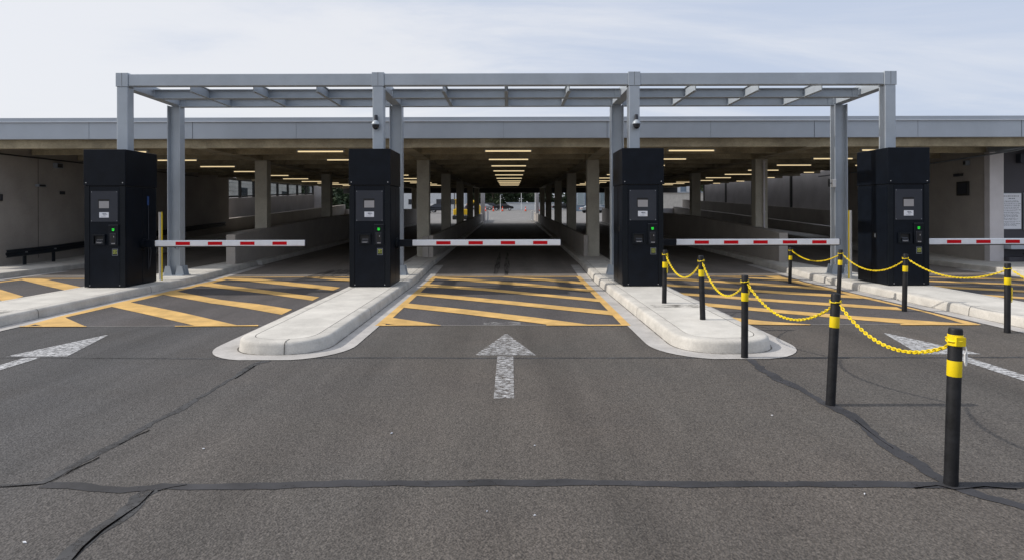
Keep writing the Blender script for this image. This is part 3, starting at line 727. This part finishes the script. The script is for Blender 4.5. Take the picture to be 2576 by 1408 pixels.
for i in range(4):
    o = proto if i == 0 else copy_tree(proto); o.location = (KX[i], 13.03, ZK); o['label'] = KL[i]; kiosks.append(o)
s = KW/2 - .006
m = MB(); m.box(s,s+.006,.785,.855,1.74,1.94); m.build('blue_tag', M['blue'], kiosks[0])
m = MB(); m.tube([(s+.012,.82,.30),(s+.012,.82,1.74)], .007, 6); m.build('rod', M['panel'], kiosks[0])
m = MB(); m.tube([(s+.02,.84,.86),(s+.045,.86,.70),(s+.03,.85,.50),(s+.03,.83,.36)], .009, 6); m.build('cable', M['panel'], kiosks[0])
m = MB(); m.box(-s-.009,-s,.42,.55,.98,1.10); lk = m.build('lock_recess', M['recess'], kiosks[3]); m = MB(); m.box(-s-.016,-s-.009,.44,.475,1.0,1.08); m.build('latch', M['steeldk'], lk)
m = MB(); m.box(-s-.009,-s,.30,.38,1.15,1.28); lk = m.build('lock_recess', M['recess'], kiosks[2]); 

# barrier arms
BL = ['white boom with red blocks, lowered across the left lane beside the far left kiosk',
      'white boom with red blocks, lowered across the centre lane',
      'longest white boom with five red blocks, lowered behind the chained bollards',
      'white boom with red blocks at the far right, running out of the picture']
def boom(i, sl, ln, n, sp, x0):
    xr = KX[i] + KW/2; o = empty('barrier_arm', (xr, 13.66, 1.055), BL[i], 'barrier', 'lowered barrier booms at the kiosks')
    m = MB(); m.cyl((.002,0,-.01),(.06,0,-.01),.12,n=20); m.build('pivot', M['black2'], o, smooth=True)
    m = MB(); m.box(.05, sl, -.045,.045,-.082,.072); m.build('sleeve', M['black'], o, bevel=.012)
    m = MB(); m.box(sl+.001, sl+ln, -.035,.035,-.064,.068); b = m.build('boom', M['boomwhite'], o, bevel=.016, seg=3)
    m = MB(); m.box(sl+.001, sl+ln-.01, -.02,.02,-.082,-.065); m.build('rubber_edge', M['rubber'], o)
    m = MB(); m.box(sl+ln+.001, sl+ln+.012, -.037,.037,-.066,.070); m.build('end_cap', M['panel'], o, bevel=.004)
    for k in range(n):
        a = sl + x0 + k*sp; m = MB(); m.box(a, a+.315, -.0385,-.0352,-.037,.035); m.build('red_block', M['red'], b)
boom(0, .27, 3.31, 4, .711, .464); boom(1, .36, 3.27, 4, .711, .53); boom(2, .42, 3.60, 5, .648, .40); boom(3, .36, 3.3, 5, .645, .42)

# slim guide posts
for x, y, lb in ((-8.20, 14.5, 'slim white post with a yellow strip beside the far left kiosk'), (7.96, 14.5, 'slim white post with a yellow strip beside the far right kiosk')):
    sgn = 1 if x < 0 else -1
    o = empty('guide_post', (x, y, ZK), lb, 'post', 'slim white and yellow posts behind the outer kiosks')
    m = MB(); m.cyl((0,0,0),(0,0,1.59),.04,n=16); m.build('pole', M['plastic_w'], o, smooth=True)
    m = MB(); vs = []; n = 9
    for k in range(n):
        a = R(-48) + R(110)*k/(n-1) if sgn > 0 else R(-132) - R(95)*k/(n-1)
        for r, z in ((.041,.0),(.041,1.592)): vs.append((r*math.cos(a), r*math.sin(a), z))
    m.add(vs, [(2*k,2*k+2,2*k+3,2*k+1) for k in range(n-1)]); m.build('yellow_strip', M['bandyel'], o, smooth=True)

# ------------------------------------------------------------------ bollards and chains
def ground_pt(x, y, z0=0):
    dx, dy = x-PX, y-PY; u, v = dx-ROLL*dy, dy+ROLL*dx; Y = (H-z0)*FPX/v; return (u*Y/FPX, Y, z0)
def tip_x(x, y, Y):
    dx, dy = x-PX, y-PY; u, v = dx-ROLL*dy, dy+ROLL*dx; return (u*Y/FPX, H - v*Y/FPX)
BB = [ # base px, top px, base height, label
 ((2392,1218),(2404,824),0,'nearest black bollard, yellow band and white chain hook, standing on a sealed crack'),
 ((2089,1018),(2103,737),0,'leaning black bollard with a yellow band, second nearest, on the sealed crack'),
 ((1873,900),(1874,692),0,'black bollard with a yellow band at the nose edge of the rounded island'),
 ((1768,803),(1763,643),ZK,'black bollard with a yellow band in the middle of the rounded island'),
 ((1671,762),(1673,629),ZK,'black bollard with a yellow band on the island right in front of the kiosk'),
 ((1987,713),(1989,622),0,'farthest black bollard with a yellow band, below the tip half of the boom'),
 ((2109,753),(2115,628),0,'black bollard with a yellow band beside the slim white post at the far right kiosk'),
 ((2275,783),(2278,639),0,'black bollard with a yellow band in front of the far right kiosk'),
 ((2534,836),(2535,662),0,'rightmost black bollard with a yellow band by the right kerb')]
tops = []
for i, (b, t, z0, lb) in enumerate(BB):
    p = ground_pt(*b, z0); tx, tz = tip_x(*t, p[1]); h = tz - z0
    o = empty('bollard', p, lb, 'bollard', 'black and yellow bollards linked by chain')
    lean = math.atan2(tx-p[0], h); o.rotation_euler = (0, lean, random.Random(i).uniform(-3,3)*0)
    hh = h; r = .0395
    m = MB(); m.lathe((0,0,0), [(r+.002,-.01),(r+.001,.03),(r,.06),(r,hh-.012),(r-.004,hh-.002),(r-.006,hh)], 24); m.build('post', M['bollard'], o, smooth=True)
    m = MB(); m.lathe((0,0,0), [(r+.0015,hh-.302),(r+.0018,hh-.300),(r+.0018,hh-.205),(r+.0015,hh-.203)], 24); m.build('yellow_band', M['bandyel'], o, smooth=True)
    m = MB(); zz = hh-.075
    if i == 0:
        m.lathe((0,0,0), [(r+.002,zz-.035),(r+.004,zz-.033),(r+.004,zz+.033),(r+.002,zz+.035)], 24); m.box(-.03,.03,-.052,-.03,zz-.03,zz+.025)
    for k in range(7):
        a = -math.pi/2 + k*2*math.pi/7; c = (math.cos(a)*(r+.003), math.sin(a)*(r+.003), zz+.01*math.sin(k*2)); tx_ = (-math.sin(a), math.cos(a), 0)
        m.ring(c, tx_, (0,0,1) if k%2 else (math.cos(a),math.sin(a),0), (math.cos(a),math.sin(a),0) if k%2 else (0,0,1), .024, .008, .0045, 10, 5)
    m.build('chain_wrap', M['chain'], o, smooth=True)
    if i == 0:
        m = MB(); m.tube([(.03,-.045,zz-.03),(.036,-.048,zz-.05),(.026,-.05,zz-.08),(.028,-.05,zz-.13),(.036,-.048,zz-.15),(.042,-.046,zz-.12),(.040,-.046,zz-.08),(.034,-.048,zz-.055)], .0055, 8); m.build('chain_hook', M['plastic_w'], o, smooth=True)
    if i in (4, 8, 2):
        m = MB(); n = {4:11, 8:7, 2:5}[i]; z_ = {4:zz-.02, 8:hh-.36, 2:zz-.02}[i]
        for k in range(n):
            c = (.034+.004*(k%2), -.030, z_-.028*k); m.ring(c, (0,0,1), (1,0,0) if k%2 else (0,1,0), (0,1,0) if k%2 else (1,0,0), .021, .010, .0042, 10, 5)
        m.build('chain_tail', M['chain'], o, smooth=True)
    tops.append(Vector((p[0] + math.sin(lean)*zz, p[1]-.04, z0 + zz)))
tops.append(Vector((6.9, 6.0, .92)))
o = empty('bollard', (6.9, 6.04, 0), 'black bollard with a yellow band just beyond the right edge of the picture', 'bollard', 'black and yellow bollards linked by chain')
m = MB(); m.lathe((0,0,0), [(.0395,0),(.0395,.99),(.034,1.0)], 24); m.build('post', M['bollard'], o, smooth=True)
m = MB(); m.lathe((0,0,0), [(.041,.70),(.0413,.702),(.0413,.795),(.041,.797)], 24); m.build('yellow_band', M['bandyel'], o, smooth=True)
def chain(a, b, sag, label, skew=0):
    mid = (a+b)/2; o = empty('plastic_chain', mid, label, 'chain', 'yellow chains slung between the bollards')
    pts = []; N_ = 240
    for k in range(N_+1):
        t = k/N_; p = a.lerp(b, t); p.z -= 4*sag*t*(1-t)*(1+skew*(t-.5)); pts.append(p)
    step = .034; acc = 0; k = 0; m = MB(); last = pts[0]; pos = []
    for q in pts[1:]:
        d = (q-last).length
        while acc + d >= step:
            f = (step-acc)/d; last = last.lerp(q, f); d = (q-last).length; acc = 0; pos.append(last.copy())
        acc += d; last = q
    rr = random.Random(int(abs(a.x*100)))
    for k in range(1, len(pos)-1):
        t = (pos[k+1]-pos[k-1]).normalized(); side = t.cross(Vector((0,0,1))).normalized(); up = side.cross(t)
        ang = (math.pi/4 if k%2 else -math.pi/4) + rr.uniform(-.25,.25)
        u = side*math.cos(ang)+up*math.sin(ang); w = t.cross(u)
        m.ring(pos[k], t, u, w, .0240, .0112, .0048, 12, 6)
    m.build('chain_links', M['chain'], o, tuple(mid), smooth=True)
T = tops
chain(T[4], T[3], .31, 'sagging yellow chain between the two bollards standing on the island')
chain(T[3], T[2], .31, 'yellow chain from the mid island bollard to the island nose bollard')
chain(T[2], T[1], .28, 'yellow chain from the island nose bollard to the leaning bollard')
chain(T[1], T[0], .215, 'nearest and largest yellow chain, hung between the two closest bollards')
chain(T[5], T[6], .20, 'farthest yellow chain, starting at the bollard below the boom')
chain(T[6], T[7], .27, 'yellow chain hanging across the side of the far right kiosk')
chain(T[7], T[8], .22, 'long yellow chain between the far right kiosk front and the right kerb')
chain(T[8], T[9], .3, 'yellow chain running out of the picture on the right')

# scraps on the asphalt
for (x, y, w, lb) in ((985,1090,.03,'white scrap left of the centre arrow tail'), (512,1129,.022,'white scrap beside the left diagonal sealed crack'), (1345,1121,.018,'small pale scrap below the centre arrow'),
    (1942,1045,.02,'white scrap left of the leaning bollard'), (62,1365,.035,'white scrap in the lower left corner of the asphalt'), (1225,1287,.016,'small white scrap below the long cross sealed crack'),
    (1345,1297,.018,'small white scrap right of centre near the bottom of the picture'), (2175,1243,.022,'white scrap below the sealed crack near the closest bollard')):
    g = G(x, y); m = MB(); a = random.Random(x).uniform(0,3)
    c, s_ = math.cos(a)*w/2, math.sin(a)*w/2
    m.hexa([(c,s_,0),(-s_*.4,c*.4,0),(-c,-s_,0),(s_*.4,-c*.4,0)], [(c*.8,s_*.8,.004),(-s_*.3,c*.3,.006),(-c*.8,-s_*.8,.003),(s_*.3,-c*.3,.005)])
    o = m.build('paper_scrap', M['card']); o.location = (g[0], g[1], .0045); tag(o, lb, 'litter', 'white scraps lying on the asphalt')

# ------------------------------------------------------------------ beyond the garage
def building(name, x0, x1, y0, y1, z1, mt, label, wins, mtw='glass_dk', roofmt='fascia', wtop=.25):
    zb = gz(y0)-.3; o = empty(name, ((x0+x1)/2, y0, gz(y0)), label, 'building'); oo = tuple(o.location)
    m = MB(); m.box(x0,x1,y0,y1,zb,z1); m.build('wall', M[mt], o, oo)
    m = MB(); m.box(x0-.2,x1+.2,y0-.2,y1+.2,z1,z1+wtop); m.build('roof', M[roofmt], o, oo)
    for (a,b,c,d) in wins:
        m = MB(); m.box(a-.08,b+.08,y0-.06,y0-.005,c-.08,d+.08); f = m.build('window', M['white_b'], o, oo)
        m = MB(); m.box(a,b,y0-.09,y0-.062,c,d); m.build('pane', M[mtw], f, oo)
    return o
ob = empty('beige_building', (-24, 45, 0), 'pale beige building beside the garage, seen through the left windows', 'building')
m = MB(); m.box(-5,0,-22,26,-1,5.4); m.build('wall', M['brick'], ob)
for k in range(9):
    m = MB(); m.box(.0,.05,-20+k*5,-18.6+k*5,2.6,4.0); f = m.build('window', M['frame'], ob); m = MB(); m.box(.051,.07,-19.9+k*5,-18.7+k*5,2.7,3.9); m.build('pane', M['glass_dk'], f)
m = MB()
for k in range(14): m.box(.0,.03,-22,26,.4+k*.36,.43+k*.36)
m.build('cladding_rail', M['cream'], ob)
wn = lambda x0, n, sp, z0, h, w: [(x0+k*sp, x0+k*sp+w, z0, z0+h) for k in range(n)]
building('white_hall', -34, -10.5, 142, 150, 7.2, 'white_b', 'long low white hall with a dark roof band far behind the garage', wn(-33,7,3.2,3.6,1.2,1.6), wtop=1.6, roofmt='walldark')
building('pale_retaining_block', -.8, 12, 141, 146, 3.85, 'white_b', 'low pale block behind the traffic cones, seen through the centre lane', [], wtop=.15)
building('glass_block', 12.5, 26, 120, 128, 9.5, 'blue_b', 'blue grey glazed block far behind the right inner lane', wn(13,6,2.2,3.2,5.2,1.3), mtw='glass')
building('office_block', 27, 42, 108, 118, 11, 'blue_b', 'pale blue ribbed block seen past the right garage wall', wn(28,5,2.8,3.4,6,1.6), mtw='white_b')
building('grey_block', -52, -35, 105, 116, 9, 'cream', 'cream block with blue panels seen through the far left lane', wn(-50,5,3.2,3.4,4.2,1.9), mtw='blue_b')
building('cream_annexe', 17, 24, 70, 74, 3.9, 'cream', 'low cream annexe wall behind the right end of the garage', [], wtop=.1)

def crown_mesh(seed, rad, h, nleaf):
    rr = random.Random(seed); m = MB(); clumps = []
    for k in range(26):
        a = rr.uniform(0,6.28); r = rad*math.sqrt(rr.random())*.8; z = h*rr.uniform(.10,.95)
        f = math.sin(min(1,max(0,(z/h+.05)/1.05))*math.pi)**.5
        clumps.append((r*math.cos(a)*f, r*math.sin(a)*f, z, rad*rr.uniform(.22,.42)))
    for k in range(nleaf):
        c = clumps[k%26]; v = Vector((rr.gauss(0,1),rr.gauss(0,1),rr.gauss(0,.8))).normalized()*c[3]*rr.uniform(.55,1.05)
        p = Vector(c[:3])+v; s = rr.uniform(.18,.42); a = Vector((rr.uniform(-1,1),rr.uniform(-1,1),rr.uniform(-1,1))).normalized(); b = a.orthogonal().normalized()
        m.add([p+a*s, p+b*s*.6, p-a*s, p-b*s*.6], [(0,1,2,3)])
    return m
def tree(x, y, h, rad, seed, mt, label):
    z = gz(y); o = empty('broadleaf_tree', (x,y,z), label, 'tree', 'trees beyond the garage')
    rr = random.Random(seed)
    m = MB(); m.cyl((0,0,-.2),(.1,0,h*.35),.24,.17,n=9)
    for k in range(5):
        a = k*1.26+rr.random(); m.cyl((.1,0,h*.33),(math.cos(a)*rad*.6,math.sin(a)*rad*.6,h*rr.uniform(.55,.85)),.12,.03,n=6)
    m.build('trunk', M['bark'], o)
    c = crown_mesh(seed, rad, h, 4200).build('crown', M[mt], o)
TR = [(-9,158,9.5,4.5,'leaf'),(-4.5,156,10.5,4.2,'leaf2'),(0.5,160,9,4,'leaf'),(5,157,10,4,'leaf'),(9.5,162,9,3.8,'leaf2'),(-14,160,10,4.5,'leaf'),(15,160,11,4.5,'leaf'),
      (-30,90,6.5,3,'leaf2'),(-26,96,7,3.2,'leaf'),(34,84,7.2,3.2,'leaf'),(29,90,7.5,3.4,'leaf2'),(22,100,8,3,'leaf')]
pos = ['behind the black car, left of centre','rising over the middle of the far car park','right behind the traffic cones','above the low pale block','at the right end of the far tree row',
       'at the left end of the far tree row','behind the glazed block','seen through the far left lane','beside the cream block on the left','seen past the right garage wall','left of the ribbed block','between glazed and ribbed blocks']
for i, (x, y, h, r_, mt_) in enumerate(TR):
    tree(x, y, h, r_, 20+i, mt_, '%s tree %s' % ('dark green leafy' if mt_ == 'leaf' else 'olive green leafy', pos[i]))

m = MB(); rr = random.Random(77)
for k in range(9000):
    x = rr.uniform(-60,60); y = rr.uniform(176,184); top = 7.5+1.6*math.sin(x*.21)+1.1*math.sin(x*.53+1); z = rr.uniform(0,1)**.8*top
    p = Vector((x,y,gz(180)+z)); s_ = rr.uniform(.35,.75); a = Vector((rr.uniform(-1,1),rr.uniform(-1,1),rr.uniform(-1,1))).normalized(); b = a.orthogonal().normalized()
    m.add([p+a*s_, p+b*s_*.6, p-a*s_, p-b*s_*.6], [(0,1,2,3)])
tag(m.build('distant_wood', M['leaf']), 'dark green wood closing the view far behind the car park', 'wood', kind='stuff')
def car(x, y, rz, mt, label, suv=False):
    o = empty('parked_car', (x,y,gz(y)), label, 'car', 'cars parked beyond the garage', rz)
    hh = 1.62 if suv else 1.42
    prof = [(-2.2,.45),(-2.25,.75),(-2.1,.95),(-1.55,1.0),(-1.0,hh-.06),(-.3,hh),(.75,hh-.03),(1.45,1.02),(2.1,.9),(2.25,.7),(2.2,.4)] if not suv else \
           [(-2.25,.5),(-2.3,.8),(-2.25,1.1),(-2.0,hh-.08),(-1.2,hh),(.5,hh-.02),(1.25,1.12),(2.1,1.0),(2.28,.8),(2.25,.45)]
    n = len(prof); m = MB(); vs = []
    for s_, sc in ((-.88,1),(.88,1)):
        for px_, pz in prof: vs.append((px_, s_*(1 if pz < 1.05 else .84), pz))
    m.add(vs, [tuple(range(n)), tuple(range(2*n-1,n-1,-1))] + [(i,n+i,n+(i+1)%n,(i+1)%n) for i in range(n)])
    m.build('body', M[mt], o, bevel=.05)
    for s_ in (-1,1):
        m = MB(); y_ = s_*.80
        m.add([(-1.35,y_+s_*.06,1.03),(1.2,y_+s_*.06,1.05),(.62,y_-s_*.03,hh-.1),(-.95,y_-s_*.03,hh-.1)], [(0,1,2,3)]); m.build('side_window', M['glass_dk'], o)
        m = MB(); m.box(2.18,2.27,s_*.62-.16,s_*.62+.16,.66,.78); m.build('headlight', M['card'], o)
        m = MB(); m.box(-2.29,-2.2,s_*.66-.14,s_*.66+.14,.72,.86); m.build('tail_light', M['carred'], o)
        for xx in (-1.4,1.4):
            m = MB(); m.cyl((xx,s_*.70,.33),(xx,s_*.90,.33),.33,n=18); w = m.build('wheel', M['rubber'], o, smooth=True)
            m = MB(); m.cyl((xx,s_*.895,.33),(xx,s_*.912,.33),.2,n=12); m.build('rim', M['chrome'], w)
    m = MB(); m.add([(1.47,-.68,1.06),(1.47,.68,1.06),(.80,.62,hh-.06),(.80,-.62,hh-.06)], [(0,1,2,3)]); m.build('windscreen', M['glass_dk'], o)
car(-1.55,131,0,'carblack','dark saloon parked side-on behind the cones, seen through the centre lane')
car(-4.4,141,0,'carblack','black hatchback just left of and behind the dark saloon in the far car park',True)
car(-6.0,138,0,'carsilver','silver car left of the dark saloon in the far car park')
car(-12.3,103,R(200),'carblack','black car seen between the first two columns left of the centre lane',True)
car(-15.2,112,0,'carred','red car behind the black car left of the centre lane')
car(-9.6,126,R(90),'carsilver','silver car between the garage columns left of the centre lane')
car(14,104,R(10),'carsilver','silver car in front of the glazed block')
car(11.2,133,R(0),'carblack','dark car right of the low pale block')
def cone(x, y, label):
    o = empty('traffic_cone', (x,y,gz(y)), label, 'traffic cone', 'orange traffic cones across the far ramp')
    m = MB(); m.box(-.24,.24,-.24,.24,0,.05); m.build('base', M['rubber'], o)
    m = MB(); m.lathe((0,0,.05), [(.19,0),(.05,.85),(.045,.9)], 16); m.build('cone_body', M['cone'], o, smooth=True)
    m = MB(); m.lathe((0,0,.05), [(.135,.33),(.110,.50)], 16); m.build('white_band', M['card'], o, smooth=True)
for x, l in ((-3.35,'leftmost orange cone in front of the dark saloon'),(-1.55,'orange cone in front of the dark saloon bonnet'),(3.0,'single orange cone in front of the low pale block'),(5.6,'rightmost orange cone by the gate post'),(-4.9,'orange cone at the left end of the barrier line')):
    cone(x, 122, l)
# yellow machine, fence, posts, person
o = empty('mini_digger', (-5.6,70,gz(70)), 'yellow mini digger standing outside beyond the left columns', 'digger')
for a in (-.9,.5): m = MB(); m.box(-.9,.9,a,a+.4,0,.45); m.build('track', M['rubber'], o, bevel=.1)
m = MB(); m.box(-.8,.8,-.75,.75,.5,1.15); m.build('body', M['machine'], o, bevel=.06)
m = MB(); m.box(-.6,.1,-.6,.6,1.15,1.25)
for a in (-.58,.05):
    for b in (-.58,.53): m.box(a,a+.05,b,b+.05,1.2,2.2)
m.box(-.68,.2,-.68,.68,2.2,2.28); m.build('canopy', M['machine'], o)
m = MB(); m.tube([(.7,0,1.0),(1.5,0,2.1),(2.2,0,1.4),(2.1,0,.6)],.1,8); m.build('boom_arm', M['machine'], o)
m = MB(); m.hexa([(1.9,-.3,.1),(2.3,-.3,.1),(2.3,.3,.1),(1.9,.3,.1)],[(1.85,-.3,.6),(2.2,-.3,.6),(2.2,.3,.6),(1.85,.3,.6)]); m.build('bucket', M['panel'], o)
for x, w, lb in ((-2.68,.38,'pale square gate pillar at the left of the far exit'), (2.62,.3,'pale square gate pillar at the right of the far exit')):
    o = empty('gate_pillar', (x,60,gz(60)), lb, 'pillar'); m = MB(); m.box(-w/2,w/2,0,.4,-.1,3.9); m.build('shaft', M['wallpale'], o, bevel=.01)
    m = MB(); m.box(-w/2-.05,w/2+.05,-.05,.45,3.9,4.0); m.build('capstone', M['concrete'], o)
for x, lb in ((-2.3,'low grey gate leaf folded open at the left of the far exit'),(2.2,'low grey gate leaf folded open at the right of the far exit')):
    o = empty('open_gate', (x,62,gz(62)), lb, 'gate'); m = MB()
    m.box(-.03,.03,0,.06,0,1.1); m.box(-.03,.03,2.4,2.46,0,1.1); m.box(-.025,.025,.06,2.4,1.02,1.08); m.box(-.025,.025,.06,2.4,.12,.18); m.build('gate_frame', M['white_b'], o)
    m = MB()
    for k in range(14): m.box(-.01,.01,.2+k*.16,.22+k*.16,.18,1.02)
    m.build('bars', M['white_b'], o)
for (x,y,h_,lb) in ((-1.9,118,3.2,'thin pale pole behind the left cones'),(2.1,118,4.2,'thin pale pole near the middle of the far exit'),(5.0,125,5,'tall pale lamp pole by the low pale block'),(-7.6,84,5.6,'dark pole outside beyond the left columns'),(8.5,90,6,'pale pole outside beyond the right columns')):
    o = empty('lamp_pole', (x,y,gz(y)), lb, 'pole'); m = MB(); m.cyl((0,0,0),(0,0,h_),.07,.05,n=8); m.build('shaft', M['white_b' if 'pale' in lb else 'frame'], o, smooth=True)
    m = MB(); m.box(-.05,.45,-.08,.08,h_-.02,h_+.08); m.build('lamp_head', M['steeldk'], o)
o = empty('intercom_box', (8.30-.20, 15.50, 2.43), 'small pale box clamped to the left side of the rightmost rear canopy column', 'box')
m = MB(); m.box(-.045,.045,-.05,.05,-.1,.1); m.build('case', M['plastic_w'], o, bevel=.01)
m = MB(); m.box(-.13,-.10,-.02,.02,-.09,.11); m.box(-.10,-.046,-.01,.01,-.01,.01); m.build('bracket', M['frame'], o)
o = empty('padlock', (-8.40, 15.58, .86), 'small dark padlock hanging on the leftmost rear canopy column', 'padlock')
m = MB(); m.ring((0,-.02,.02),(1,0,0),(0,0,1),(0,1,0),.045,.045,.012,14,6); m.build('shackle', M['frame'], o, smooth=True)
m = MB(); m.box(-.01,.07,-.04,-.005,-.05,.02); m.build('lock_body', M['steeldk'], o, bevel=.008)
# small distant person
o = empty('person', (-5.55,79,gz(79)), 'distant standing person in dark clothes outside beyond the left columns', 'person')
def skinmesh(name, js, es, mt, parent):
    me = bpy.data.meshes.new(name); me.from_pydata([j[0] for j in js], es, []); ob_ = bpy.data.objects.new(name, me); COL.objects.link(ob_); ob_.parent = parent
    me.materials.append(M[mt]); md = ob_.modifiers.new('skin','SKIN')
    for k, j in enumerate(js): me.skin_vertices[0].data[k].radius = (j[1], j[1]*.8)
    me.skin_vertices[0].data[0].use_root = True
    s2 = ob_.modifiers.new('sub','SUBSURF'); s2.levels = 1; s2.render_levels = 1; return ob_
js = [((0,0,.95),.15),((0,0,1.2),.16),((0,0,1.42),.15),((0,0,1.52),.06),((.1,0,.9),.095),((.11,-.02,.5),.065),((.12,0,.08),.045),((.13,-.14,.03),.04),((-.1,0,.9),.095),((-.11,-.02,.5),.065),((-.12,0,.08),.045),((-.13,-.14,.03),.04),
      ((.2,0,1.42),.06),((.25,-.02,1.14),.045),((.24,-.1,.9),.035),((-.2,0,1.42),.06),((-.25,-.02,1.14),.045),((-.24,-.1,.9),.035)]
es = [(0,1),(1,2),(2,3),(0,4),(4,5),(5,6),(6,7),(0,8),(8,9),(9,10),(10,11),(2,12),(12,13),(13,14),(2,15),(15,16),(16,17)]
skinmesh('body', js, es, 'cloth', o)
m = MB(); m.lathe((0,0,1.52), [(.045,0),(.075,.04),(.088,.11),(.080,.17),(.05,.215),(.01,.225)], 14); m.build('head', M['skin'], o, smooth=True)
m = MB(); m.lathe((0,.012,1.63), [(.092,0),(.088,.06),(.056,.112),(.01,.125)], 14); m.build('hair', M['bark'], o, smooth=True)

# ------------------------------------------------------------------ sky, sun, camera
W = bpy.data.worlds.new('World'); SC.world = W; W.use_nodes = True; nt = W.node_tree; N = nt.nodes; L = nt.links
bg = N['Background']; bg.inputs['Strength'].default_value = .10
sky = N.new('ShaderNodeTexSky'); sky.sky_type = 'NISHITA'; sky.sun_disc = False; sky.sun_elevation = R(39); sky.sun_rotation = R(-90); sky.dust_density = 2.5; sky.air_density = 1.0
tc = N.new('ShaderNodeTexCoord'); sp = N.new('ShaderNodeSeparateXYZ'); L.new(tc.outputs['Generated'], sp.inputs[0])
ad = N.new('ShaderNodeMath'); ad.operation = 'ADD'; ad.inputs[1].default_value = .18; L.new(sp.outputs['Z'], ad.inputs[0])
mxm = N.new('ShaderNodeMath'); mxm.operation = 'MAXIMUM'; mxm.inputs[1].default_value = .12; L.new(ad.outputs[0], mxm.inputs[0])
dv = N.new('ShaderNodeVectorMath'); dv.operation = 'DIVIDE'; cb = N.new('ShaderNodeCombineXYZ')
L.new(tc.outputs['Generated'], dv.inputs[0])
for k in range(3): L.new(mxm.outputs[0], cb.inputs[k])
L.new(cb.outputs[0], dv.inputs[1])
mp = N.new('ShaderNodeMapping'); mp.inputs['Scale'].default_value = (.55,1.25,1); mp.inputs['Location'].default_value = (3.1,1.7,0); mp.inputs['Rotation'].default_value = (0,0,R(12)); L.new(dv.outputs[0], mp.inputs['Vector'])
n1 = N.new('ShaderNodeTexNoise'); n1.inputs['Scale'].default_value = 1.1; n1.inputs['Detail'].default_value = 8; n1.inputs['Roughness'].default_value = .60; n1.inputs['Distortion'].default_value = .5; L.new(mp.outputs[0], n1.inputs['Vector'])
# thicker veil to the left, thinner to the right
g1 = N.new('ShaderNodeMapRange'); g1.inputs['From Min'].default_value = -.7; g1.inputs['From Max'].default_value = .7; g1.inputs['To Min'].default_value = .30; g1.inputs['To Max'].default_value = -.16; L.new(sp.outputs['X'], g1.inputs['Value'])
a2 = N.new('ShaderNodeMath'); a2.operation = 'ADD'; L.new(n1.outputs['Fac'], a2.inputs[0]); L.new(g1.outputs[0], a2.inputs[1])
r1 = N.new('ShaderNodeMapRange'); r1.interpolation_type = 'SMOOTHSTEP'; r1.inputs['From Min'].default_value = .32; r1.inputs['From Max'].default_value = .76; r1.inputs['To Min'].default_value = .0; r1.inputs['To Max'].default_value = 1.0; L.new(a2.outputs[0], r1.inputs['Value'])
cm = N.new('ShaderNodeMix'); cm.data_type = 'RGBA'; cm.inputs['A'].default_value = (5.9,6.7,8.3,1); cm.inputs['B'].default_value = (8.8,8.95,9.4,1); L.new(r1.outputs[0], cm.inputs['Factor'])
mx = N.new('ShaderNodeMix'); mx.data_type = 'RGBA'; mx.inputs['Factor'].default_value = .88
L.new(sky.outputs[0], mx.inputs['A']); L.new(cm.outputs['Result'], mx.inputs['B']); L.new(mx.outputs['Result'], bg.inputs['Color'])

sd = bpy.data.lights.new('sun', 'SUN'); sd.energy = 3.1; sd.angle = R(.7); sd.color = (1,.93,.84)
so = bpy.data.objects.new('sun', sd); COL.objects.link(so)
d = Vector((math.cos(R(39)), -.0, -math.sin(R(39)))); so.rotation_euler = d.to_track_quat('-Z','Y').to_euler(); so.location = (-30,10,30)
cam = bpy.data.cameras.new('camera'); co = bpy.data.objects.new('camera', cam); COL.objects.link(co); SC.camera = co
cam.sensor_width = 36; cam.lens = FPX/2576*36; cam.shift_x = (1288-PX)/2576; cam.shift_y = -(704-PY)/2576; cam.clip_end = 5000; cam.clip_start = .05
co.location = (0,0,H); co.matrix_world = Matrix.Translation((0,0,H)) @ Matrix.Rotation(R(90),4,'X') @ Matrix.Rotation(-ROLL,4,'Z')
SC.render.engine = 'CYCLES'
SC.view_settings.view_transform = 'Standard'; SC.view_settings.look = 'None'; SC.view_settings.exposure = 0; SC.view_settings.gamma = 1
SC.cycles.max_bounces = 8; SC.cycles.diffuse_bounces = 3; SC.cycles.transparent_max_bounces = 16
